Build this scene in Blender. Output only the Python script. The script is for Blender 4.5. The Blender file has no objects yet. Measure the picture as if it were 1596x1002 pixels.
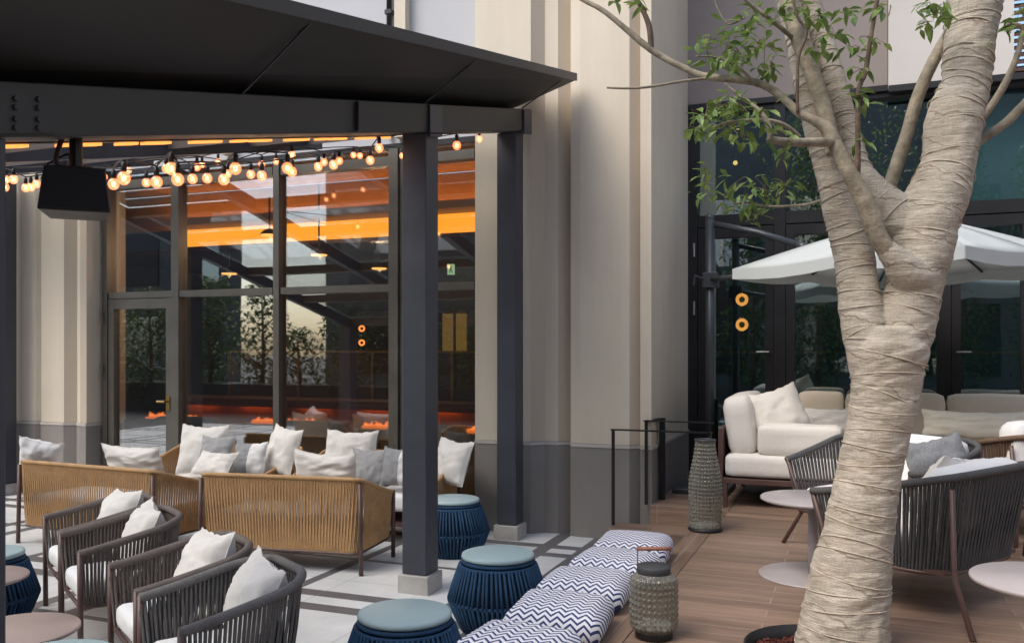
import bpy, bmesh, math, random
from mathutils import Vector, Matrix, noise

random.seed(7)
R = math.radians
PI = math.pi
sc = bpy.context.scene
COL = sc.collection

# ------------------------------------------------------------------ camera model
FPX, CX, HY, EYE = 1370.0, 798.0, 544.0, 1.65
TH = R(21.5)
CT, ST = math.cos(TH), math.sin(TH)

def c2w(X, Z):
    return (X * CT - Z * ST, X * ST + Z * CT)

def P(px, py, Z):
    X = (px - CX) / FPX * Z
    u, v = c2w(X, Z)
    return Vector((u, v, EYE - (py - HY) / FPX * Z))

def G(px, py, z=0.0):
    return P(px, py, FPX * (EYE - z) / (py - HY))

# ------------------------------------------------------------------ node helpers
class NT:
    def __init__(self, name):
        self.m = bpy.data.materials.new(name)
        self.m.use_nodes = True
        self.t = self.m.node_tree
        self.t.nodes.clear()
        self.out = self.t.nodes.new('ShaderNodeOutputMaterial')

    def n(self, typ, **kw):
        nd = self.t.nodes.new(typ)
        for k, val in kw.items():
            setattr(nd, k, val)
        return nd

    def l(self, a, b):
        self.t.links.new(a, b)

    def sock(self, v, inp):
        if isinstance(v, (int, float)):
            inp.default_value = v
        elif isinstance(v, (tuple, list)):
            inp.default_value = v
        else:
            self.l(v, inp)

    def math(self, op, a, b=None, c=None):
        nd = self.n('ShaderNodeMath', operation=op)
        self.sock(a, nd.inputs[0])
        if b is not None:
            self.sock(b, nd.inputs[1])
        if c is not None:
            self.sock(c, nd.inputs[2])
        return nd.outputs[0]

    def mix(self, fac, a, b, mode='MIX'):
        nd = self.n('ShaderNodeMix', data_type='RGBA', blend_type=mode)
        self.sock(fac, nd.inputs[0])
        self.sock(a, nd.inputs[6])
        self.sock(b, nd.inputs[7])
        return nd.outputs[2]

    def coords(self, kind='Object'):
        return self.n('ShaderNodeTexCoord').outputs[kind]

    def geo(self):
        return self.n('ShaderNodeNewGeometry').outputs['Position']

    def mapping(self, vec, scale=(1, 1, 1), rot=(0, 0, 0)):
        nd = self.n('ShaderNodeMapping')
        self.l(vec, nd.inputs[0])
        nd.inputs['Scale'].default_value = scale
        nd.inputs['Rotation'].default_value = rot
        return nd.outputs[0]

    def noise(self, vec, scale, detail=4, rough=0.6):
        nd = self.n('ShaderNodeTexNoise')
        self.l(vec, nd.inputs['Vector'])
        nd.inputs['Scale'].default_value = scale
        nd.inputs['Detail'].default_value = detail
        nd.inputs['Roughness'].default_value = rough
        return nd.outputs['Fac']

    def bump(self, h, strength, dist=0.01, normal=None):
        nd = self.n('ShaderNodeBump')
        nd.inputs['Strength'].default_value = strength
        nd.inputs['Distance'].default_value = dist
        self.l(h, nd.inputs['Height'])
        if normal is not None:
            self.l(normal, nd.inputs['Normal'])
        return nd.outputs[0]

    def principled(self, color, rough=0.6, metallic=0.0, normal=None, spec=0.5):
        nd = self.n('ShaderNodeBsdfPrincipled')
        self.sock(color, nd.inputs['Base Color'])
        self.sock(rough, nd.inputs['Roughness'])
        nd.inputs['Metallic'].default_value = metallic
        nd.inputs['Specular IOR Level'].default_value = spec
        if normal is not None:
            self.l(normal, nd.inputs['Normal'])
        return nd

    def done(self, shader):
        self.l(shader, self.out.inputs[0])
        return self.m

def c4(c, k=1.0):
    return (min(1, c[0] * k), min(1, c[1] * k), min(1, c[2] * k), 1)

def plain(name, col, rough=0.6, metallic=0.0, var=0.12, nscale=6.0, bump=0.15, bscale=60.0, spec=0.5, bdist=0.004):
    t = NT(name)
    co = t.coords()
    f = t.noise(co, nscale, 5)
    f2 = t.math('MULTIPLY_ADD', f, 2.2, -0.6)
    colr = t.mix(f2, c4(col, 1 - var), c4(col, 1 + var))
    nrm = None
    if bump > 0:
        nrm = t.bump(t.noise(co, bscale, 3), bump, bdist)
    rg = t.math('MULTIPLY_ADD', f, 0.2, rough - 0.1)
    p = t.principled(colr, rg, metallic, nrm, spec)
    return t.done(p.outputs[0])

def fabric(name, col, var=0.05, weave=420.0, bump=0.25, heather=0.0):
    t = NT(name)
    co = t.coords()
    f = t.noise(co, 5.0, 4)
    colr = t.mix(f, c4(col, 1 - var), c4(col, 1 + var))
    if heather > 0:
        h = t.noise(t.mapping(co, (1, 1, 2.5)), 160, 2)
        colr = t.mix(t.math('MULTIPLY_ADD', h, 3.0, -1.0), colr, c4(col, 1 + heather))
    w1 = t.noise(co, weave, 2)
    w2 = t.noise(co, 22, 3)
    h = t.math('ADD', t.math('MULTIPLY', w1, 0.25), w2)
    p = t.principled(colr, 0.9, 0, t.bump(h, bump, 0.012), 0.2)
    p.inputs['Sheen Weight'].default_value = 0.15
    return t.done(p.outputs[0])

def emit(name, col, strength):
    t = NT(name)
    e = t.n('ShaderNodeEmission')
    e.inputs[0].default_value = c4(col)
    e.inputs[1].default_value = strength
    return t.done(e.outputs[0])

def glass_pane(name, tint=(0.55, 0.6, 0.6), refl=0.2, grazing=0.75, dust=0.02):
    t = NT(name)
    tr = t.n('ShaderNodeBsdfTransparent')
    tr.inputs[0].default_value = c4(tint)
    gl = t.n('ShaderNodeBsdfGlossy')
    gl.inputs[0].default_value = (0.92, 0.96, 0.98, 1)
    gl.inputs['Roughness'].default_value = 0.015
    lw = t.n('ShaderNodeLayerWeight')
    lw.inputs[0].default_value = 0.5
    co = t.geo()
    nb = t.bump(t.noise(co, 0.9, 2), 0.05, 0.02)
    t.l(nb, gl.inputs['Normal'])
    f = t.math('POWER', lw.outputs['Facing'], 3.0)
    fac = t.math('MULTIPLY_ADD', f, grazing - refl, refl)
    mx = t.n('ShaderNodeMixShader')
    t.l(fac, mx.inputs[0])
    t.l(tr.outputs[0], mx.inputs[1])
    t.l(gl.outputs[0], mx.inputs[2])
    df = t.n('ShaderNodeBsdfDiffuse')
    df.inputs[0].default_value = (0.5, 0.52, 0.52, 1)
    m2 = t.n('ShaderNodeMixShader')
    t.l(t.math('MULTIPLY', t.noise(co, 1.7, 5), dust * 2), m2.inputs[0])
    t.l(mx.outputs[0], m2.inputs[1])
    t.l(df.outputs[0], m2.inputs[2])
    return t.done(m2.outputs[0])

# ------------------------------------------------------------------ materials
M = {}
M['steel'] = plain('dark_painted_steel', (0.052, 0.056, 0.070), 0.42, 0.0, 0.18, 2.5, 0.10, 90)
M['beam'] = plain('dark_painted_beam', (0.034, 0.034, 0.036), 0.5, 0.0, 0.22, 1.8, 0.12, 70)
M['soffit'] = plain('soffit_board', (0.030, 0.029, 0.031), 0.55, 0, 0.15, 1.5, 0.05, 40)
M['black'] = plain('black_metal', (0.016, 0.015, 0.016), 0.4, 0.2, 0.2, 8, 0.05, 80)
M['frame'] = plain('window_frame_bronze', (0.115, 0.105, 0.088), 0.40, 0.2, 0.15, 4, 0.04, 60)
M['frame_black'] = plain('window_frame_black', (0.018, 0.017, 0.018), 0.4, 0.2, 0.15, 4, 0.04, 60)
M['brown_metal'] = plain('brown_coated_metal', (0.105, 0.058, 0.048), 0.42, 0.1, 0.15, 9, 0.05, 90)
M['umb_metal'] = plain('umbrella_grey_metal', (0.055, 0.062, 0.070), 0.4, 0.3, 0.1, 5, 0.04, 60)
M['cushion'] = fabric('ivory_outdoor_fabric', (0.74, 0.70, 0.645))
M['cushion_white'] = fabric('white_outdoor_fabric', (0.80, 0.785, 0.76))
M['cushion_beige'] = fabric('sand_outdoor_fabric', (0.60, 0.52, 0.41))
M['cushion_grey'] = fabric('grey_outdoor_fabric', (0.30, 0.295, 0.29), heather=0.35)
M['cushion_dark'] = fabric('charcoal_flecked_fabric', (0.13, 0.135, 0.14), heather=1.2)
def canopy_mat():
    t = NT('white_canopy_fabric')
    co = t.geo()
    f = t.noise(co, 3, 3)
    colr = t.mix(f, (0.62, 0.66, 0.655, 1), (0.69, 0.73, 0.725, 1))
    p = t.principled(colr, 0.9, 0, t.bump(t.noise(co, 10, 3), 0.15, 0.012), 0.1)
    tl = t.n('ShaderNodeBsdfTranslucent')
    t.l(colr, tl.inputs[0])
    mx = t.n('ShaderNodeMixShader'); mx.inputs[0].default_value = 0.38
    t.l(p.outputs[0], mx.inputs[1]); t.l(tl.outputs[0], mx.inputs[2])
    return t.done(mx.outputs[0])
M['canopy'] = canopy_mat()
M['teal_top'] = plain('pale_teal_glass_top', (0.36, 0.475, 0.485), 0.42, 0, 0.05, 4, 0.02, 50)
M['table'] = plain('taupe_lacquer', (0.40, 0.36, 0.36), 0.32, 0, 0.05, 5, 0.03, 70)
M['table_pink'] = plain('rose_taupe_lacquer', (0.40, 0.305, 0.27), 0.38, 0, 0.06, 5, 0.03, 70)
M['stone'] = plain('pale_stone_base', (0.42, 0.40, 0.37), 0.6, 0, 0.15, 9, 0.2, 50)
M['bark'] = plain('smooth_bark', (0.27, 0.235, 0.175), 0.8, 0, 0.45, 16, 0.6, 45, 0.3, 0.01)
M['bark_dark'] = plain('brown_bark', (0.145, 0.105, 0.075), 0.8, 0, 0.4, 20, 0.5, 55, 0.3, 0.01)
M['twine'] = plain('jute_twine', (0.52, 0.45, 0.36), 0.9, 0, 0.2, 40, 0.3, 300)
M['wood_handle'] = plain('lantern_wood_handle', (0.30, 0.13, 0.085), 0.5, 0, 0.25, 30, 0.1, 90)
M['pebble'] = plain('white_pebbles', (0.75, 0.76, 0.76), 0.5, 0, 0.1, 30, 0.3, 60)
M['mulch'] = plain('red_lava_mulch', (0.14, 0.045, 0.038), 0.9, 0, 0.6, 40, 1.0, 70, 0.2, 0.03)
M['pot_rim'] = plain('tree_pit_rim_steel', (0.03, 0.03, 0.032), 0.5, 0.3)
M['panel_taupe'] = plain('taupe_wall_panel', (0.275, 0.235, 0.215), 0.75, 0, 0.06, 1.2, 0.08, 90)
M['panel_grey'] = plain('pale_grey_wall_panel', (0.43, 0.435, 0.445), 0.7, 0, 0.05, 1.2, 0.05, 90)
M['panel_light'] = plain('cream_wall_panel', (0.56, 0.53, 0.49), 0.75, 0, 0.06, 1.2, 0.08, 90)
M['blind'] = plain('roller_blind_cloth', (0.38, 0.38, 0.36), 0.9, 0, 0.05, 2, 0.1, 200)
M['dark_room'] = plain('dark_interior_wall', (0.030, 0.022, 0.018), 0.7, 0, 0.3, 1.5, 0.1, 30)
M['teal_room'] = plain('deep_teal_interior_wall', (0.022, 0.11, 0.12), 0.6, 0, 0.4, 1.0, 0.1, 30)
M['dark_floor'] = plain('dark_interior_floor', (0.035, 0.022, 0.016), 0.4, 0, 0.3, 2, 0.1, 30)
M['walnut'] = plain('walnut_joinery', (0.085, 0.036, 0.018), 0.45, 0, 0.3, 3, 0.1, 40)
M['brass'] = plain('brass_frame', (0.30, 0.19, 0.06), 0.35, 0.8, 0.1)
M['dark_fabric'] = fabric('slate_upholstery', (0.05, 0.055, 0.065))
M['concrete'] = plain('facade_render', (0.12, 0.125, 0.115), 0.85, 0, 0.12, 0.6, 0.1, 20)
M['white_render'] = plain('pale_facade_render', (0.62, 0.60, 0.56), 0.85, 0, 0.12, 0.6, 0.1, 20)
M['amber'] = emit('amber_cove_light', (1.0, 0.33, 0.025), 1.3)
M['amber_up'] = emit('amber_ledge_light', (1.0, 0.28, 0.04), 11.0)
M['cove_plaster'] = plain('warm_cove_plaster', (0.40, 0.32, 0.26), 0.8, 0, 0.06, 2, 0.05, 60)
M['copper'] = plain('copper_panel', (0.42, 0.17, 0.07), 0.4, 0.4, 0.2, 6)
M['asphalt'] = plain('dark_courtyard_paving', (0.050, 0.048, 0.046), 0.8, 0, 0.25, 0.8, 0.2, 20)
M['planter'] = plain('dark_planter_box', (0.03, 0.028, 0.026), 0.6, 0, 0.2, 2, 0.1, 30)
M['led'] = emit('warm_led_strip', (1.0, 0.34, 0.08), 0.9)
M['lamp_warm'] = emit('warm_lamp_disc', (1.0, 0.46, 0.12), 1.5)
M['lamp_ring'] = emit('ring_lamp_glow', (1.0, 0.28, 0.05), 1.5)
def fire_mat():
    t = NT('fire_glow')
    lw = t.n('ShaderNodeLayerWeight'); lw.inputs[0].default_value = 0.4
    e = t.n('ShaderNodeEmission'); e.inputs[0].default_value = (1.0, 0.20, 0.025, 1); e.inputs[1].default_value = 1.3
    tr = t.n('ShaderNodeBsdfTransparent')
    mx = t.n('ShaderNodeMixShader')
    k = t.math('MULTIPLY', t.math('SUBTRACT', 1.0, t.math('POWER', lw.outputs['Facing'], 0.6)), t.math('MULTIPLY_ADD', t.noise(t.coords(), 18, 3), 1.6, -0.25))
    t.l(k, mx.inputs[0]); t.l(tr.outputs[0], mx.inputs[1]); t.l(e.outputs[0], mx.inputs[2])
    return t.done(mx.outputs[0])
M['fire'] = fire_mat()
M['counter_led'] = emit('counter_under_light', (1.0, 0.26, 0.03), 7.0)
M['ember'] = emit('ember_bed', (1.0, 0.20, 0.02), 0.6)
M['wall_lamp'] = emit('amber_glass_wall_lamp', (0.75, 0.42, 0.10), 0.16)
M['exit'] = emit('exit_sign_panel', (0.55, 0.85, 0.45), 0.5)
M['filament'] = emit('bulb_filament', (1.0, 0.55, 0.24), 2.2)

def bulb_mat():
    t = NT('warm_bulb_glass')
    tr = t.n('ShaderNodeBsdfTransparent')
    tr.inputs[0].default_value = (1, 0.85, 0.7, 1)
    gl = t.n('ShaderNodeBsdfGlossy')
    gl.inputs['Roughness'].default_value = 0.03
    lw = t.n('ShaderNodeLayerWeight')
    lw.inputs[0].default_value = 0.35
    mx = t.n('ShaderNodeMixShader')
    t.l(t.math('MULTIPLY_ADD', lw.outputs['Facing'], 0.4, 0.05), mx.inputs[0])
    t.l(tr.outputs[0], mx.inputs[1])
    t.l(gl.outputs[0], mx.inputs[2])
    e = t.n('ShaderNodeEmission')
    t.l(t.mix(t.math('POWER', lw.outputs['Facing'], 0.7), (1.0, 0.42, 0.18, 1), (0.85, 0.12, 0.02, 1)), e.inputs[0])
    e.inputs[1].default_value = 0.42
    ad = t.n('ShaderNodeAddShader')
    t.l(mx.outputs[0], ad.inputs[0])
    t.l(e.outputs[0], ad.inputs[1])
    return t.done(ad.outputs[0])
M['bulb'] = bulb_mat()

def wall_mat(name, col):
    t = NT(name)
    co = t.geo()
    f = t.noise(co, 0.7, 5)
    st = t.noise(t.mapping(co, (5, 5, 0.35)), 1.0, 4)
    k = t.math('ADD', t.math('MULTIPLY', f, 0.6), t.math('MULTIPLY', st, 0.4))
    colr = t.mix(t.math('MULTIPLY_ADD', k, 2.0, -0.5), c4(col, 0.83), c4(col, 1.10))
    nr = t.bump(t.noise(co, 140, 3), 0.2, 0.004)
    return t.done(t.principled(colr, 0.78, 0, nr, 0.3).outputs[0])
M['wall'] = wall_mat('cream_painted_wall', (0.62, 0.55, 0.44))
M['wall_band'] = wall_mat('taupe_facet_tone', (0.52, 0.44, 0.345))  # darker taupe tone for selected, mostly slanted, facets of the fluted wall
M['plinth'] = wall_mat('grey_plinth_paint', (0.255, 0.235, 0.215))
M['plinth_trim'] = wall_mat('pale_plinth_trim', (0.50, 0.46, 0.42))

def rope_mat(name, col, var=0.25):
    t = NT(name)
    co = t.coords()
    f = t.noise(co, 9, 4)
    f3 = t.noise(co, 70, 2)
    k = t.math('ADD', t.math('MULTIPLY', f, 0.5), t.math('MULTIPLY', f3, 0.5))
    colr = t.mix(t.math('MULTIPLY_ADD', k, 2.4, -0.7), c4(col, 1 - var), c4(col, 1 + var))
    nr = t.bump(t.noise(t.mapping(co, (1, 1, 0.4)), 380, 2), 0.5, 0.004)
    return t.done(t.principled(colr, 0.75, 0, nr, 0.3).outputs[0])
M['rope_tan'] = rope_mat('tan_rope', (0.50, 0.30, 0.142))
M['rope_grey'] = rope_mat('grey_rope', (0.155, 0.145, 0.138))
M['rope_taupe'] = rope_mat('taupe_rope', (0.150, 0.122, 0.108))
M['rope_dark'] = rope_mat('charcoal_rope', (0.088, 0.088, 0.088))
M['rope_brown'] = rope_mat('brown_rope', (0.16, 0.10, 0.065))
M['rope_navy'] = rope_mat('navy_rope', (0.016, 0.055, 0.115), 0.35)
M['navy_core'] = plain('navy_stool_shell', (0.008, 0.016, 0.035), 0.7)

def floor_mat():
    t = NT('marble_tile_floor')
    pos = t.geo()
    sx = t.n('ShaderNodeSeparateXYZ')
    t.l(pos, sx.inputs[0])
    X, Y = sx.outputs[0], sx.outputs[1]

    def band(co, center, period, width):
        a = t.math('ADD', co, -center + period * 50 + period / 2)
        d = t.math('ABSOLUTE', t.math('ADD', t.math('MODULO', a, period), -period / 2))
        return t.math('LESS_THAN', d, width / 2)
    bs = [band(X, -4.92, 2.5, .12), band(X, -4.58, 2.5, .12), band(X, -3.62, 2.5, .085),
          band(Y, 4.77, 1.9, .13), band(Y, 5.05, 1.9, .13), band(Y, 5.97, 1.9, .06)]
    k = bs[0]
    for b in bs[1:]:
        k = t.math('MAXIMUM', k, b)
    j = t.math('MAXIMUM', band(X, -4.0, 0.625, .006), band(Y, 5.4, 0.6333, .006))
    n1 = t.noise(pos, 2.2, 8, 0.65)
    n2 = t.noise(pos, 14, 4)
    vein = t.math('MULTIPLY_ADD', n1, 2.6, -0.8)
    light = t.mix(vein, (0.60, 0.60, 0.585, 1), (0.78, 0.775, 0.75, 1))
    dark = t.mix(n2, (0.085, 0.08, 0.085, 1), (0.155, 0.145, 0.15, 1))
    colr = t.mix(k, light, dark)
    colr = t.mix(t.math('MULTIPLY', j, 0.6), colr, (0.22, 0.21, 0.2, 1))
    dirt = t.math('MULTIPLY_ADD', t.noise(pos, 0.9, 6, 0.7), 2.4, -0.9)
    colr = t.mix(t.math('MULTIPLY', t.math('MINIMUM', t.math('MAXIMUM', dirt, 0.0), 1.0), 0.30), colr, (0.33, 0.315, 0.295, 1))
    rg = t.math('MULTIPLY_ADD', n2, 0.22, 0.28)
    nr = t.bump(t.noise(pos, 30, 3), 0.05, 0.004)
    return t.done(t.principled(colr, rg, 0, nr, 0.4).outputs[0])
M['floor'] = floor_mat()

def deck_mat(name, along='u'):
    t = NT(name)
    pos = t.geo()
    vec = pos if along == 'u' else t.mapping(pos, (1, 1, 1), (0, 0, R(90)))
    br = t.n('ShaderNodeTexBrick')
    t.l(vec, br.inputs['Vector'])
    br.offset = 0.37
    br.offset_frequency = 2
    br.inputs['Color1'].default_value = (0.0, 0.0, 0.0, 1)
    br.inputs['Color2'].default_value = (1, 1, 1, 1)
    br.inputs['Mortar'].default_value = (0.5, 0.5, 0.5, 1)
    br.inputs['Scale'].default_value = 1.0
    br.inputs['Mortar Size'].default_value = 0.0035
    br.inputs['Mortar Smooth'].default_value = 0.1
    br.inputs['Brick Width'].default_value = 1.15
    br.inputs['Row Height'].default_value = 0.118
    g1 = t.noise(t.mapping(vec, (2.5, 42, 30)), 1.0, 6, 0.7)
    g2 = t.noise(t.mapping(vec, (0.8, 9, 9)), 1.0, 3)
    k = t.math('ADD', t.math('MULTIPLY', g1, 0.6), t.math('MULTIPLY', g2, 0.4))
    a = t.mix(t.math('MULTIPLY_ADD', k, 2.6, -0.8), (0.135, 0.086, 0.060, 1), (0.335, 0.225, 0.158, 1))
    tone = t.math('MULTIPLY_ADD', br.outputs['Color'], 0.40, 0.80)
    hs = t.n('ShaderNodeHueSaturation')
    t.l(tone, hs.inputs['Value'])
    t.l(a, hs.inputs['Color'])
    colr = t.mix(br.outputs['Fac'], hs.outputs[0], (0.33, 0.25, 0.20, 1))
    h = t.math('SUBTRACT', t.math('MULTIPLY', g1, 0.3), br.outputs['Fac'])
    p = t.principled(colr, t.math('MULTIPLY_ADD', g1, 0.25, 0.33), 0, t.bump(h, 0.35, 0.004), 0.4)
    return t.done(p.outputs[0])
M['deck'] = deck_mat('timber_deck_planks', 'u')
M['deck_edge'] = deck_mat('timber_deck_border', 'v')

def burlap_mat():
    t = NT('burlap_wrap')
    co = t.coords()
    sx = t.n('ShaderNodeSeparateXYZ')
    t.l(co, sx.inputs[0])
    warp = t.noise(co, 5, 3)
    # overlapping turns of cloth strip
    zz = t.math('ADD', t.math('MULTIPLY', sx.outputs[2], 7.0), t.math('ADD', t.math('MULTIPLY', sx.outputs[0], 1.5), t.math('MULTIPLY', warp, 1.2)))
    saw = t.math('FRACT', zz)
    seam = t.math('LESS_THAN', saw, 0.05)
    horiz = t.noise(t.mapping(co, (14, 14, 150)), 1.0, 4, 0.7)
    vert = t.noise(t.mapping(co, (170, 170, 16)), 1.0, 3, 0.7)
    blot = t.noise(co, 7, 5)
    k = t.math('ADD', t.math('MULTIPLY', horiz, 0.42), t.math('ADD', t.math('MULTIPLY', vert, 0.23), t.math('MULTIPLY', blot, 0.35)))
    colr = t.mix(t.math('MULTIPLY_ADD', k, 3.0, -1.0), (0.30, 0.26, 0.20, 1), (0.60, 0.545, 0.46, 1))
    colr = t.mix(t.math('MULTIPLY', seam, 0.55), colr, (0.17, 0.12, 0.085, 1))
    stain = t.noise(t.mapping(co, (3, 3, 9)), 1.0, 5, 0.7)
    colr = t.mix(t.math('MULTIPLY', t.math('MAXIMUM', t.math('MULTIPLY_ADD', stain, 4.0, -2.2), 0.0), 0.45), colr, (0.30, 0.20, 0.13, 1))
    fold = t.noise(t.mapping(co, (5, 5, 26), (0.25, 0.1, 0)), 1.0, 4)
    h = t.math('ADD', t.math('MULTIPLY', fold, 1.3), t.math('ADD', t.math('MULTIPLY', saw, 0.35), t.math('MULTIPLY', t.math('ADD', horiz, vert), 0.35)))
    return t.done(t.principled(colr, 0.95, 0, t.bump(h, 0.8, 0.014), 0.1).outputs[0])
M['burlap'] = burlap_mat()

def chevron_mat():
    t = NT('navy_chevron_fabric')
    co = t.coords()
    sx = t.n('ShaderNodeSeparateXYZ')
    t.l(co, sx.inputs[0])
    wob = t.math('MULTIPLY', t.noise(co, 6, 2), 0.012)
    xx = t.math('ADD', sx.outputs[0], wob)
    s = t.math('ADD', t.math('ADD', sx.outputs[1], t.math('MULTIPLY', sx.outputs[2], 1.0)), wob)
    tri = t.math('PINGPONG', t.math('ADD', xx, 10.0), 0.031)
    v = t.math('ADD', s, t.math('MULTIPLY', tri, 1.15))
    fr = t.math('FRACT', t.math('MULTIPLY', t.math('ADD', v, 10), 1 / 0.039))
    k = t.math('LESS_THAN', fr, 0.42)
    colr = t.mix(k, (0.80, 0.80, 0.82, 1), (0.045, 0.058, 0.165, 1))
    w = t.math('ADD', t.math('MULTIPLY', t.noise(co, 500, 2), 0.25), t.noise(co, 14, 3))
    return t.done(t.principled(colr, 0.9, 0, t.bump(w, 0.3, 0.012), 0.2).outputs[0])
M['chevron'] = chevron_mat()

def stripe_mat():
    t = NT('grey_striped_fabric')
    co = t.coords()
    sx = t.n('ShaderNodeSeparateXYZ')
    t.l(co, sx.inputs[0])
    k = t.math('GREATER_THAN', sx.outputs[0], -0.02)
    f = t.math('FRACT', t.math('MULTIPLY', t.math('ADD', sx.outputs[0], 5), 90))
    g = t.mix(t.math('LESS_THAN', f, 0.5), (0.25, 0.25, 0.255, 1), (0.33, 0.33, 0.33, 1))
    colr = t.mix(k, (0.76, 0.74, 0.71, 1), g)
    return t.done(t.principled(colr, 0.9, 0, t.bump(t.noise(co, 20, 3), 0.25, 0.012), 0.2).outputs[0])
M['stripe'] = stripe_mat()

def leaf_mat(name, c1, c2, rough=0.35):
    t = NT(name)
    oi = t.noise(t.coords(), 11, 2)
    colr = t.mix(t.math('MULTIPLY_ADD', oi, 2.6, -0.8), c4(c1), c4(c2))
    p = t.principled(colr, rough, 0, None, 0.5)
    tl = t.n('ShaderNodeBsdfTranslucent')
    t.l(colr, tl.inputs[0])
    mx = t.n('ShaderNodeMixShader')
    mx.inputs[0].default_value = 0.35
    t.l(p.outputs[0], mx.inputs[1])
    t.l(tl.outputs[0], mx.inputs[2])
    return t.done(mx.outputs[0])
M['leaf'] = leaf_mat('glossy_green_leaf', (0.06, 0.13, 0.03), (0.25, 0.34, 0.09))
M['leaf_dark'] = leaf_mat('dark_green_leaf', (0.04, 0.09, 0.03), (0.13, 0.20, 0.06), 0.5)

def lantern_mat():
    t = NT('smoky_hobnail_glass')
    p = t.principled((0.23, 0.22, 0.18, 1), 0.07, 0.0, None, 1.0)
    tr = t.n('ShaderNodeBsdfTransparent')
    tr.inputs[0].default_value = (0.72, 0.71, 0.64, 1)
    lw = t.n('ShaderNodeLayerWeight')
    lw.inputs[0].default_value = 0.45
    mx = t.n('ShaderNodeMixShader')
    t.l(t.math('MULTIPLY_ADD', lw.outputs['Facing'], 0.55, 0.42), mx.inputs[0])
    t.l(tr.outputs[0], mx.inputs[1])
    t.l(p.outputs[0], mx.inputs[2])
    return t.done(mx.outputs[0])
M['lantern'] = lantern_mat()
M['glass_left'] = glass_pane('terrace_window_glass', (0.84, 0.84, 0.82), 0.235, 0.8, 0.003)
M['glass_right'] = glass_pane('lounge_window_glass', (0.66, 0.84, 0.87), 0.30, 0.8, 0.004)
M['glass_up'] = glass_pane('upper_window_glass', (0.6, 0.66, 0.7), 0.55, 0.85, 0.02)
M['glass_roof'] = glass_pane('roof_glass', (0.92, 0.94, 0.95), 0.05, 0.6, 0.02)
M['speaker_grille'] = plain('speaker_grille', (0.018, 0.018, 0.019), 0.6, 0.1, 0.1, 10, 0.8, 500, 0.3)

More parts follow.
